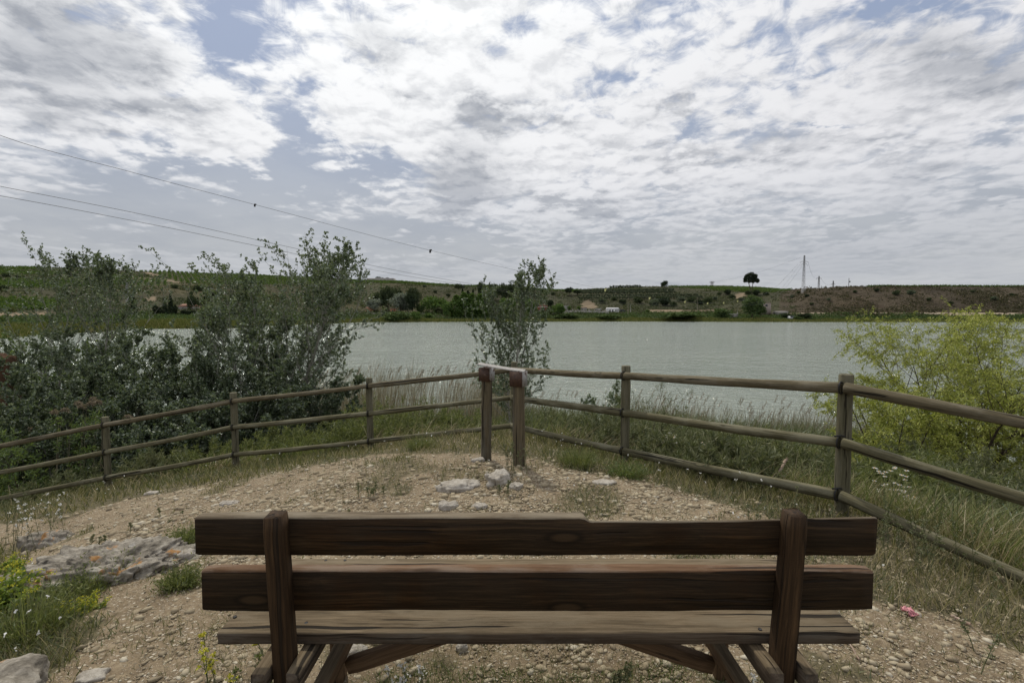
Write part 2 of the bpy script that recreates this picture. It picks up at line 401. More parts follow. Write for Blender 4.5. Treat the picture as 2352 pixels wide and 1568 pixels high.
def wood(name, dark, mid, light, grey=None, gs=1., rough=.75, crack=.7, warm=None):
    m, N, o = newmat(name); tc = N.node('ShaderNodeTexCoord').outputs['Object']
    oi = N.node('ShaderNodeObjectInfo').outputs['Random']
    off = N.comb(N.math('MULTIPLY', oi, 37.), N.math('MULTIPLY', oi, 11.), 0.)
    p = N.vmath('ADD', tc, off)
    wob = N.vmath('SCALE', N.vmath('SUBTRACT', N.noise(p, 2.2, 3, .5, 0, True), (.5, .5, .5)), None, .035)
    q = N.vmath('ADD', p, wob)
    g1 = N.noise(N.vmath('MULTIPLY', q, (1.1 * gs, 38 * gs, 38 * gs)), 1.0, 8, .72)
    g2 = N.noise(N.vmath('MULTIPLY', q, (3 * gs, 120 * gs, 120 * gs)), 1.0, 5, .7)
    blot = N.noise(p, 3.5, 5, .6)
    f = N.math('ADD', N.math('MULTIPLY', g1, .52), N.math('MULTIPLY', g2, .48))
    col = N.ramp(f, [(.33, dark), (.50, mid), (.67, light)])
    if warm: col = N.mix(N.smooth(blot, .45, .7), col, warm, 'MULTIPLY')
    if grey: col = N.mix(N.math('MULTIPLY', N.smooth(N.noise(N.vmath('MULTIPLY', p, (1, 4, 4)), 2.5, 6, .7), .45, .62), .75), col, grey)
    cr = N.noise(N.vmath('MULTIPLY', q, (1.1, 46, 46)), 1.0, 2, .4)
    ck = N.smooth(cr, .63, .67)
    col = N.mix(N.math('MULTIPLY', ck, crack), col, (.012, .01, .008))
    vo = N.voro(N.vmath('MULTIPLY', N.vmath('ADD', p, (.3, .7, .2)), (2.2, 7, 7)), 1.0)           # knots
    kn = N.smooth(vo, .06, .12, 1, 0); ring = N.smooth(vo, .10, .17, 1, 0); col = N.mix(N.math('MULTIPLY', ring, .7), col, tuple(c * .8 for c in dark)); col = N.mix(N.math('MULTIPLY', kn, .55), col, light)
    h = N.math('SUBTRACT', N.math('MULTIPLY', f, .8), N.math('MULTIPLY', ck, 1.2))
    principled(N, o, col, rough, h, .8, .006, 0, .14); return m

M = {}
M['bench'] = wood('near_black_brown_timber', (.010, .0068, .004), (.028, .0178, .0095), (.075, .047, .024), None, 1.25, .7, .5, (1.0, .78, .55))
M['bench_post'] = wood('warm_brown_post_timber', (.014, .009, .0055), (.042, .025, .013), (.098, .058, .029), None, 1.25, .7, .6)
M['bench_top'] = wood('pale_timber_face', (.05, .038, .025), (.14, .11, .075), (.28, .235, .17), (.21, .18, .135), 1., .85, .9)
M['bench_pale'] = wood('pale_grey_brown_timber', (.050, .037, .022), (.125, .094, .058), (.26, .20, .13), (.18, .145, .098), 1., .85, .9)
M['bench_brown'] = wood('lighter_brown_timber', (.06, .032, .018), (.14, .080, .045), (.26, .17, .11), (.22, .17, .13), 1., .8, .8)
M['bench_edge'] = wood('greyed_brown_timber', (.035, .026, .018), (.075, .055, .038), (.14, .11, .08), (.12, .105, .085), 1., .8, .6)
M['bench_leg'] = wood('brown_leg_timber', (.06, .037, .02), (.12, .075, .042), (.22, .145, .085), None, 1., .75, .7)
M['rail'] = wood('treated_pine_pole', (.035, .034, .019), (.10, .090, .052), (.21, .19, .115), (.19, .18, .125), .8, .85, .9)
M['rail_b'] = wood('browner_pine_pole', (.036, .031, .019), (.105, .088, .054), (.215, .182, .115), (.185, .165, .12), .8, .85, .9)
M['post'] = wood('treated_pine_post', (.045, .043, .026), (.105, .098, .060), (.20, .18, .115), (.15, .14, .10), .8, .85, .8)
M['signpost'] = wood('old_sign_post_timber', (.04, .034, .023), (.105, .086, .055), (.20, .162, .10), (.115, .105, .082), .8, .85, .85)
M['strap'] = plain('black_rubber', (.012, .012, .012), (.03, .03, .03), 20, .6)

def m_rust(name, ruststart):
    m, N, o = newmat(name); tc = N.node('ShaderNodeTexCoord').outputs['Object']
    n = N.noise(tc, 14, 8, .65); n2 = N.noise(tc, 60, 5, .6)
    rust = N.ramp(n2, [(.3, (.030, .015, .010)), (.7, (.085, .043, .026))])
    paint = N.ramp(n2, [(.3, (.21, .20, .19)), (.7, (.31, .30, .285))])
    principled(N, o, N.mix(N.smooth(n, ruststart, ruststart + .06), paint, rust), .6, n2, .2, .003, .0, .4); return m
M['rusty_plate'] = m_rust('rust_flecked_white_metal', .57)
M['rust'] = m_rust('rusted_metal', .30)

def m_ground():
    m, N, o = newmat('stony_earth'); tc = N.node('ShaderNodeTexCoord').outputs['Object']
    at_ = N.node('ShaderNodeAttribute'); at_.attribute_name = 'grassy'; g = at_.outputs['Fac']
    n1 = N.noise(tc, 1.3, 6, .6); n2 = N.noise(tc, 22, 8, .7); n3 = N.noise(tc, 7, 6, .6)
    soil = N.ramp(N.math('ADD', N.math('MULTIPLY', n1, .4), N.math('MULTIPLY', n2, .6)),
                  [(.30, (.072, .056, .037)), (.47, (.180, .138, .088)), (.58, (.262, .208, .138)), (.72, (.40, .345, .25))])
    v = N.node('ShaderNodeTexVoronoi'); N.put(v.inputs['Vector'], N.vmath('MULTIPLY', tc, (1, 1.3, 1))); v.inputs['Scale'].default_value = 44
    v2 = N.node('ShaderNodeTexVoronoi'); N.put(v2.inputs['Vector'], tc); v2.inputs['Scale'].default_value = 120
    peb = N.math('MULTIPLY', N.smooth(v.outputs['Distance'], .30, .42, 1, 0), N.smooth(N.sep(v.outputs['Color'])[0], .45, .5))
    peb2 = N.math('MULTIPLY', N.smooth(v2.outputs['Distance'], .30, .45, 1, 0), N.smooth(N.sep(v2.outputs['Color'])[0], .4, .5))
    pcol = N.ramp(N.sep(v.outputs['Color'])[1], [(0, (.165, .132, .092)), (.5, (.36, .305, .225)), (1, (.54, .49, .40))])
    pcol2 = N.ramp(N.sep(v2.outputs['Color'])[1], [(0, (.16, .12, .085)), (.5, (.36, .28, .20)), (1, (.50, .43, .34))])
    grav = N.mix(N.math('MULTIPLY', peb2, .9), soil, pcol2); grav = N.mix(peb, grav, pcol)
    litter = N.ramp(n2, [(.35, (.045, .042, .025)), (.55, (.12, .105, .06)), (.7, (.22, .18, .11))])
    gg = N.smooth(N.math('ADD', g, N.math('MULTIPLY', N.math('SUBTRACT', n3, .5), .9)), .3, .75)
    col = N.mix(gg, grav, litter)
    h = N.math('ADD', N.math('ADD', N.math('MULTIPLY', peb, .7), N.math('MULTIPLY', peb2, .35)), N.math('MULTIPLY', n2, .8))
    principled(N, o, col, .95, h, .8, .012, 0, .15); return m
M['ground'] = m_ground()

def m_stone(name, base, lich=True, sc=1.):
    m, N, o = newmat(name); tc = N.node('ShaderNodeTexCoord').outputs['Object']
    n1 = N.noise(tc, 6 * sc, 9, .68, .4); n2 = N.noise(tc, 40 * sc, 6, .65); n3 = N.noise(N.vmath('ADD', tc, (4, 2, 9)), 3.4 * sc, 7, .7)
    d, mi, l = base
    col = N.ramp(N.math('ADD', N.math('MULTIPLY', n1, .65), N.math('MULTIPLY', n2, .35)), [(.34, d), (.47, mi), (.62, l)])
    if lich:
        oc = N.ramp(n2, [(.4, (.24, .11, .03)), (.6, (.42, .21, .06))])
        col = N.mix(N.math('MULTIPLY', N.smooth(n3, .58, .625), .75), col, oc)
        col = N.mix(N.math('MULTIPLY', N.smooth(N.noise(tc, 9 * sc, 7, .7), .60, .66), .7), col, (.47, .46, .42))
        col = N.mix(N.math('MULTIPLY', N.smooth(N.noise(N.vmath('ADD', tc, (9, 5, 1)), 11 * sc, 7, .7), .57, .66), .8), col, (.035, .032, .028))
    principled(N, o, col, .95, N.math('ADD', n1, N.math('MULTIPLY', n2, .4)), .9, .02, 0, .1); return m
M['rock'] = m_stone('lichened_limestone', ((.06, .054, .044), (.19, .17, .14), (.38, .35, .30)))
M['stone'] = m_stone('pale_field_stone', ((.18, .155, .125), (.34, .31, .265), (.50, .47, .42)), False)
M['clay'] = m_stone('red_clay_masonry', ((.045, .026, .017), (.095, .054, .034), (.16, .098, .064)), False)
def m_pebble():
    m, N, o = newmat('gravel_pebbles'); g = N.node('ShaderNodeNewGeometry')
    col = N.ramp(g.outputs['Random Per Island'], [(0, (.12, .10, .07)), (.25, (.25, .20, .135)), (.55, (.35, .295, .20)), (.85, (.45, .40, .295)), (1, (.60, .57, .48))])
    tc = N.node('ShaderNodeTexCoord').outputs['Object']
    col = N.mix(N.noise(tc, 60, 3, .6), col, (.30, .25, .17))
    principled(N, o, col, .9, None, spec=.2); return m
M['pebble'] = m_pebble()

def m_water():
    m, N, o = newmat('lake_water'); tc = N.node('ShaderNodeTexCoord').outputs['Object']
    p = N.vmath('MULTIPLY', tc, (.9, 1.25, 1))
    a = N.noise(p, 1.3, 4, .62, .2); b = N.noise(N.vmath('ADD', p, (31, 7, 0)), .33, 3, .5); c = N.noise(tc, 5.5, 3, .6)
    h = N.math('ADD', N.math('ADD', N.math('MULTIPLY', a, .6), N.math('MULTIPLY', b, .7)), N.math('MULTIPLY', c, .14))
    big = N.noise(N.vmath('MULTIPLY', tc, (.010, .045, 0)), 1.0, 3, .6)
    col = N.ramp(big, [(.35, (.25, .285, .25)), (.65, (.29, .325, .285))])
    pr = principled(N, o, col, .10, h, 1.0, .75, 0, .5); pr.inputs['IOR'].default_value = 1.33
    return m
M['water'] = m_water()

def m_far():
    m, N, o = newmat('hillside_earth'); tc = N.node('ShaderNodeTexCoord').outputs['Object']
    a = N.node('ShaderNodeAttribute'); a.attribute_name = 'zone'; col = a.outputs['Color']
    n1 = N.noise(tc, .25, 8, .7); n2 = N.noise(N.vmath('MULTIPLY', tc, (.5, .5, 2.2)), .8, 6, .7)
    col = N.mix(N.smooth(n1, .35, .65), N.mix(.5, col, (.30, .28, .28), 'MULTIPLY'), col)
    col = N.mix(N.math('MULTIPLY', N.smooth(n2, .55, .7), .4), col, (.17, .14, .10))
    principled(N, o, col, .95, n1, .6, .6, 0, .1); return m
M['far'] = m_far()

M['poplar_leaf'] = foliage('poplar_leaf', [(0, (.040, .064, .028)), (.45, (.088, .125, .058)), (.80, (.16, .20, .11)), (1, (.26, .30, .20))], .10, .42, .32)
M['thicket_leaf'] = foliage('thicket_leaf', [(0, (.038, .060, .030)), (.5, (.09, .125, .066)), (.80, (.165, .20, .12)), (1, (.26, .29, .20))], .10, .42, .32)
M['bark_pale'] = plain('pale_bark', (.16, .155, .13), (.34, .33, .29), 9, .9, bstr=.5)
M['bark_dark'] = plain('dark_bark', (.035, .027, .02), (.09, .07, .05), 12, .9, bstr=.5)
M['willow_leaf'] = foliage('yellow_green_leaf', [(0, (.19, .23, .04)), (.5, (.36, .40, .07)), (1, (.58, .58, .15))], .06, .5, .42)
M['bright_leaf'] = foliage('bright_green_leaf', [(0, (.045, .08, .018)), (.5, (.085, .14, .032)), (1, (.16, .22, .055))], .06, .5, .4)
M['grass'] = foliage('green_grass', [(0, (.045, .048, .016)), (.4, (.11, .112, .038)), (.75, (.21, .19, .075)), (1, (.40, .33, .18))], .06, .5, .3)
M['dry_grass'] = foliage('dry_grass', [(0, (.15, .11, .055)), (.5, (.29, .23, .125)), (1, (.50, .42, .27))], .05, .5, .3)
M['feather_green'] = foliage('feathery_green', [(0, (.05, .068, .020)), (.5, (.125, .15, .045)), (1, (.26, .265, .10))], .05, .5, .35)
M['herb'] = foliage('grey_green_herb', [(0, (.055, .068, .028)), (.5, (.12, .135, .058)), (1, (.24, .235, .13))], .05, .6, .25)
M['silver_herb'] = foliage('silver_herb', [(0, (.13, .15, .11)), (.5, (.22, .24, .19)), (1, (.36, .38, .32))], .03, .6, .2)
M['euph_leaf'] = foliage('spurge_leaf', [(0, (.08, .13, .02)), (.5, (.16, .23, .03)), (1, (.33, .38, .04))], .05, .5, .35)
M['yellow_head'] = foliage('yellow_flower_heads', [(0, (.38, .40, .04)), (1, (.66, .58, .06))], .03, .6, .3)
M['white_petal'] = foliage('white_petals', [(0, (.62, .62, .60)), (1, (.86, .85, .84))], .03, .6, .3)
M['orange_petal'] = plain('orange_petals', (.75, .33, .02), (.85, .50, .03), 20)
M['reed'] = foliage('dry_reed', [(0, (.12, .095, .065)), (.5, (.25, .21, .15)), (1, (.42, .37, .28))], .05, .5, .25)
M['reed_green'] = foliage('green_reed', [(0, (.035, .05, .016)), (.5, (.085, .11, .034)), (1, (.17, .19, .07))], .10, .4, .3)
M['plume'] = foliage('reed_plume', [(0, (.13, .10, .075)), (.5, (.23, .18, .135)), (1, (.38, .31, .24))], .02, .7, .3)
M['cane'] = foliage('cane_leaf', [(0, (.02, .045, .018)), (.5, (.045, .085, .03)), (1, (.12, .17, .07))], .12, .4, .3)
M['stick'] = plain('dead_wood', (.22, .15, .11), (.40, .31, .25), 30, .9)
M['pink'] = plain('faded_pink_plastic', (.42, .14, .17), (.62, .30, .32), 30, .6)
M['far_dark'] = foliage('dark_conifer', [(0, (.016, .026, .014)), (.6, (.032, .048, .025)), (1, (.06, .08, .04))], .02, .6, .1)
M['far_pine'] = foliage('pine_needles', [(0, (.03, .044, .022)), (.6, (.058, .08, .038)), (1, (.10, .12, .06))], .02, .6, .15)
M['far_bright'] = foliage('fresh_broadleaf', [(0, (.04, .08, .018)), (.6, (.09, .16, .032)), (1, (.16, .24, .055))], .04, .6, .25)
M['far_mid'] = foliage('mid_green_leaf', [(0, (.036, .064, .022)), (.6, (.075, .12, .036)), (1, (.13, .175, .06))], .03, .6, .2)
M['far_silver'] = foliage('silver_leaf', [(0, (.13, .15, .115)), (.6, (.23, .26, .20)), (1, (.36, .39, .32))], .03, .6, .2)
M['far_olive'] = foliage('olive_leaf', [(0, (.055, .07, .045)), (.6, (.105, .13, .082)), (1, (.18, .21, .14))], .03, .6, .2)
M['far_scrub'] = foliage('scrub_leaf', [(0, (.036, .048, .020)), (.5, (.075, .092, .040)), (.85, (.12, .13, .066)), (1, (.18, .17, .11))], .02, .6, .15)
M['brown_scrub'] = foliage('brown_scrub_leaf', [(0, (.036, .034, .020)), (.5, (.075, .068, .040)), (.85, (.125, .105, .068)), (1, (.19, .15, .11))], .02, .6, .15)
M['far_vine'] = foliage('vine_leaf', [(0, (.025, .055, .010)), (.6, (.065, .12, .022)), (1, (.14, .20, .045))], .03, .6, .25)
M['far_reed'] = foliage('bank_reed', [(0, (.06, .08, .016)), (.5, (.13, .15, .035)), (.85, (.21, .20, .06)), (1, (.29, .24, .12))], .03, .6, .2)
M['far_bark'] = plain('far_bark', (.05, .04, .03), (.12, .09, .065), 1, .9)
M['white_wall'] = plain('whitewash', (.62, .62, .60), (.74, .74, .72), 1.2)
M['grey_wall'] = plain('grey_render', (.22, .21, .19), (.31, .295, .27), .8)
M['brick_wall'] = plain('red_brick', (.19, .06, .04), (.27, .095, .06), 2)
M['taupe_wall'] = plain('taupe_render', (.22, .185, .16), (.30, .25, .22), 1)
M['orange_wall'] = plain('ochre_render', (.38, .20, .11), (.46, .26, .16), 1)
M['roof_tile'] = plain('clay_tile', (.24, .12, .08), (.36, .20, .14), 2)
M['roof_grey'] = plain('weathered_sheet', (.28, .26, .24), (.40, .38, .35), 2)
M['roof_white'] = plain('pale_sheet', (.60, .60, .60), (.72, .72, .73), 2)
M['pane'] = plain('dark_glass', (.03, .035, .04), (.06, .07, .08), 2, .2)
M['steel'] = plain('galvanised_steel', (.34, .34, .35), (.46, .46, .47), 2, .6, .2)
M['wire'] = plain('cable', (.05, .05, .05), (.08, .08, .08), 2, .6)
M['black'] = plain('dark_device', (.02, .02, .02), (.04, .04, .04), 2, .6)
M['marker'] = plain('pale_yellow_marker', (.65, .62, .22), (.75, .72, .34), 2, .6)
M['wood_pole'] = plain('grey_pole', (.22, .19, .15), (.33, .29, .24), 2, .9)
M['dark_paint'] = plain('dark_car_paint', (.03, .035, .045), (.05, .055, .07), 1, .35)
M['white_paint'] = plain('white_car_paint', (.65, .66, .68), (.75, .76, .78), 1, .35)
M['rubber'] = M['black']
M['road'] = plain('pale_track', (.30, .24, .175), (.38, .31, .23), .6)

# ------------------------------------------------------------------ ground, water
def build_ground():
    r = np.concatenate([[0.0], np.geomspace(.25, 70, 300)]); na = 640
    a = np.linspace(0, 2 * np.pi, na, endpoint=False)
    X = (r[:, None] * np.sin(a)[None]).ravel(); Y = (r[:, None] * np.cos(a)[None]).ravel()
    Z = ground(X, Y)
    Z += fbm(X * 14, Y * 14, 3, 23) * .012 * (np.hypot(X, Y) < 12)
    i = np.arange(len(r) - 1)[:, None] * na; j = np.arange(na)[None]; j2 = (j + 1) % na
    q = np.stack([i + j, i + na + j, i + na + j2, i + j2], -1).reshape(-1, 4)
    me = npmesh('ground', np.stack([X, Y, Z], 1), [q], True)
    at_ = me.attributes.new('grassy', 'FLOAT', 'POINT'); at_.data.foreach_set('value', grassy(X, Y, Z).astype(np.float32))
    tag(link('ground', me, M['ground']), kind='structure')
    w = MB(); n = 60; xs = np.linspace(-1500, 1500, n + 1)
    w.add([[-1500, 5, WATER], [1500, 5, WATER], [1500, 700, WATER], [-1500, 700, WATER]], [[0, 1, 2, 3]])
    tag(w.build('water', M['water']), kind='structure')
build_ground()

# ------------------------------------------------------------------ timber helpers
def beam(name, p0, p1, w, h, mats, parent, up=(0, 0, 1), cham=.006, topmat=None, seed=0, prof=None, step=.04, wob=.0015, ends=None):
    """squared timber from p0 to p1, local X along its length, w = width (local Y), h = height (local Z)"""
    p0 = Vector(p0); p1 = Vector(p1); L = (p1 - p0).length; x = (p1 - p0).normalized()
    y = Vector(up).cross(x).normalized(); z = x.cross(y)
    n = max(2, int(L / step)); xs = np.linspace(0, L, n + 1); rng = np.random.default_rng(seed + int(L * 1000))
    cham *= .62; wob *= .7; c = cham; W = w / 2; H = h / 2
    sec = np.array([(-W + c, -H), (W - c, -H), (W, -H + c), (W, H - c), (W - c, H), (-W + c, H), (-W, H - c), (-W, -H + c)])
    V = np.zeros((n + 1, 8, 3)); V[:, :, 0] = xs[:, None]; V[:, :, 1] = sec[None, :, 0]; V[:, :, 2] = sec[None, :, 1]
    k = np.arange(8)
    V[:, :, 1] += fbm(xs[:, None] * 6, k[None] * 3.1 + seed, 3, seed) * wob * 2.5
    V[:, :, 2] += fbm(xs[:, None] * 5, k[None] * 2.7 + seed * 3, 3, seed + 5) * wob * 2.5
    if prof is not None: prof(xs, V)
    for e, s in ((0, 1), (n, -1)):
        V[e, :, 1:] *= (1 - 1.2 * c / max(w, h)); V[e, :, 0] += rng.normal(0, .0015, 8)
    i = np.arange(n)[:, None] * 8; j = np.arange(8)[None]; j2 = (j + 1) % 8
    q = np.stack([i + j, i + j2, i + 8 + j2, i + 8 + j], -1).reshape(-1, 4)
    mi = np.zeros(len(q) + 2, int)
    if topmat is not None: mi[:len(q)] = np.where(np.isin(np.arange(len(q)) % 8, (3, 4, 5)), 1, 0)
    me = npmesh(name, V.reshape(-1, 3), [q, np.array([k[::-1], k + n * 8])], False, mi)
    o = link(name, me, [mats] + ([topmat] if topmat is not None else []))
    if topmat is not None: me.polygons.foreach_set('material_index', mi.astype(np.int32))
    R = Matrix((x, y, z)).transposed().to_4x4(); o.matrix_basis = Matrix.Translation(p0) @ R
    if parent is not None:
        o.parent = parent; o.matrix_basis = Matrix.Translation(-parent.location) @ Matrix.Translation(p0) @ R
    return o
def log(name, p0, p1, r, mat, parent, seed=0, bow=.0, dome=True, k=16, r2=None, bands=None):
    p0 = Vector(p0); p1 = Vector(p1); L = (p1 - p0).length; x = (p1 - p0).normalized()
    upv = Vector((0, 0, 1)) if abs(x.z) < .8 else Vector((0, 1, 0))
    y = upv.cross(x).normalized(); z = x.cross(y)
    n = max(3, int(L / .05)); xs = np.linspace(0, L, n + 1); r2 = r if r2 is None else r2
    rr = r + (r2 - r) * xs / L + fbm(xs * 2.2, xs * 0 + seed, 3, seed) * r * .10
    cy = fbm(xs * .7, xs * 0 + 3 + seed, 2, seed + 1) * .012; cz = fbm(xs * .7, xs * 0 + 9 + seed, 2, seed + 2) * .010 - bow * np.sin(np.pi * xs / L)
    env = np.clip(np.minimum(xs, L - xs) / .25, 0, 1); cy *= env; cz = cz * env
    if dome: rr[0] *= .86; rr[-1] *= .86; 
    th = np.linspace(0, 2 * np.pi, k, endpoint=False)
    rad = rr[:, None] * (1 + fbm(xs[:, None] * 3, th[None] * 2 + seed, 2, seed + 3) * .05)
    V = np.zeros((n + 1, k, 3)); V[:, :, 0] = xs[:, None]; V[:, :, 1] = cy[:, None] + rad * np.cos(th); V[:, :, 2] = cz[:, None] + rad * np.sin(th)
    if dome: V[1, :, 0] = .008; V[-2, :, 0] = L - .008
    i = np.arange(n)[:, None] * k; j = np.arange(k)[None]; j2 = (j + 1) % k
    q = np.stack([i + j, i + j2, i + k + j2, i + k + j], -1).reshape(-1, 4)
    me = npmesh(name, V.reshape(-1, 3), [q, np.array([np.arange(k)[::-1], np.arange(k) + n * k])], False)
    me.polygons.foreach_set('use_smooth', np.array([True] * len(q) + [False] * 2))
    o = link(name, me, mat); R = Matrix((x, y, z)).transposed().to_4x4()
    o.matrix_basis = Matrix.Translation(p0) @ R
    if parent is not None: o.parent = parent; o.matrix_basis = Matrix.Translation(-parent.location) @ o.matrix_basis
    return o

# ------------------------------------------------------------------ bench, seen from behind
def build_bench():
    b = empty('park_bench', (.07, 1.6, 0), 'dark brown slatted timber bench seen from behind on the stony ground', 'bench')
    # back boards: rear faces measured at their ends
    YB = 1.385
    tl = at(445, 1188, YB); tr = at(2015, 1186, YB); bl = at(452, 1272, YB + .01)
    H1 = float(tl[2] - bl[2]); t = .042
    zc = (tl[2] + bl[2]) / 2 - .0
    # the right half of the upper board has split off along its top
    xb = at(1349, 1188, YB)[0] - tl[0]
    def prof(xs, V):
        step = 1 / (1 + np.exp(-(xs - xb) / .006))
        dip = .012 * np.clip(1 - np.abs((xs - xb - .12) / .55), 0, 1) ** 1.0 + .004 * np.sin(xs * 4)
        for k in (3, 4): V[:, k, 2] -= step * (.004 + dip)       # near (camera) edge
        for k in (5, 6): V[:, k, 2] -= step * (.020 + dip)
        rag = np.exp(-((xs - xb) / .03) ** 2) * fbm(xs * 60, xs * 0, 2, 4) * .02
        V[:, 3:7, 2] += rag[:, None]
    # local Y = up x dir ; for a beam running +X the local Y points +Y (away), so near side is -Y
    def prof_top(xs, V):
        step = 1 / (1 + np.exp(-np.clip((xs - xb) / .002, -40, 40)))
        xe = np.clip((xs - xb) / (xs[-1] - xb), 0, 1)
        dip = .013 * (1 - xe) ** 1.2 + .003 * np.sin(xs * 5)
        for k in (5, 6): V[:, k, 2] -= step * dip                # near edge of the top face
        for k in (3, 4): V[:, k, 2] -= step * (dip + .022)       # far edge split away lower
        rag = np.exp(-((xs - xb) / .02) ** 2) * fbm(xs * 70, xs * 0, 2, 4) * .006
        V[:, 3:7, 2] += rag[:, None]
    X0 = tl[0]; X1 = tr[0]
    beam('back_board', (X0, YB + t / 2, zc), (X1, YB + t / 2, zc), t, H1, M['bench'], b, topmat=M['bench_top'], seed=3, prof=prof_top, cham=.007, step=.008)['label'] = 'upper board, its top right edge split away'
    Y2 = YB + .018
    a0 = at(461, 1310, Y2); a1 = at(2007, 1308, Y2); b0 = at(470, 1401, Y2 + .005)
    H2 = float(a0[2] - b0[2]); z2 = (a0[2] + b0[2]) / 2
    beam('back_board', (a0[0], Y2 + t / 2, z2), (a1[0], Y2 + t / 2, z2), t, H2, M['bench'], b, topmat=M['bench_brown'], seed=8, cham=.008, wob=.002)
    # seat boards
    Ys = YB + .062; s0 = at(497, 1452, Ys); s1 = at(1977, 1450, Ys); th = .040
    zs = float(s0[2])
    wd = .135
    # far edge of the front board is seen at y 1281
    front = None
    for Yt in np.arange(1.6, 2.2, .005):
        if at(1176, 1281, Yt)[2] <= zs: front = float(Yt); break
    wd = (front - Ys - .012) / 2 if front else .2
    for k in range(2):
        yc = Ys + wd / 2 + k * (wd + .012)
        beam('seat_board', (s0[0] + (.01 if k else 0), yc, zs - th / 2), (s1[0] - (.015 if k else 0), yc, zs - th / 2), wd, th, M['bench_edge'], b, topmat=M['bench_pale'], seed=11 + k, cham=.007, wob=.0025)
    # bolt heads on the seat
    for (px, py) in ((940, 2465), (1225, 2490), (1303, 2240), (1380, 2240), (3040, 2515)):
        px /= 1.7415; py /= 1.7415
        u, v = px_uv(px, py); Yh = (zs - CAMZ) / v
        m = MB(); m.tube([(u * Yh, Yh, zs - .006), (u * Yh, Yh, zs + .0015)], .006, 8); m.build('bolt', M['black'], b)
    zl = zs - th
    for sgn, ux, bx in ((-1, (622, 1180), 637), (1, (1837, 1176), 1826)):
        # upright: square post, its rear face 42 px wide at the top
        pt = at(ux[0], ux[1], YB - .052); 
        xt = float(pt[0]); xbm = xt * 1.0
        top = Vector((xt, YB - .027, float(pt[2]) - .012)); bot = Vector((xt - sgn * .004, YB + .035, .0))
        def taper(xs, V, L=(top - bot).length):
            f = 1 + .35 * (1 - xs / L); V[:, :, 2] *= f[:, None]
        beam('upright', bot, top, .052, .056, M['bench_post'], b, up=(0, -1, 0), topmat=None, seed=20 + sgn, cham=.006, prof=taper)
        # horizontal bearers clamping the upright
        for o_ in (-1, 1):
            xx = xt + o_ * .050
            beam('bearer', (xx, YB - .055, zl - .029), (xx, front - .03, zl - .029), .042, .055, M['bench_edge'], b, topmat=M['bench_pale'], seed=30 + o_ + sgn, cham=.005)
        # front leg
        beam('leg', (xt, front - .085, .0), (xt, front - .085, zl - .002), .05, .055, M['bench_leg'], b, up=(0, -1, 0), seed=40 + sgn)
        # low stretcher on the inner side
        xi = xt - sgn * .052
        beam('stretcher', (xi, YB - .02, .215), (xi, front - .03, .215), .046, .055, M['bench_leg'], b, seed=44 + sgn, topmat=M['bench_pale'])
        # long brace to the middle of the seat
        yb = front - .21
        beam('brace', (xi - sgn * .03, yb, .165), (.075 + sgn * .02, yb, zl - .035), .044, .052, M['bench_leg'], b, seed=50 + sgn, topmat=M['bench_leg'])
    return b
build_bench()

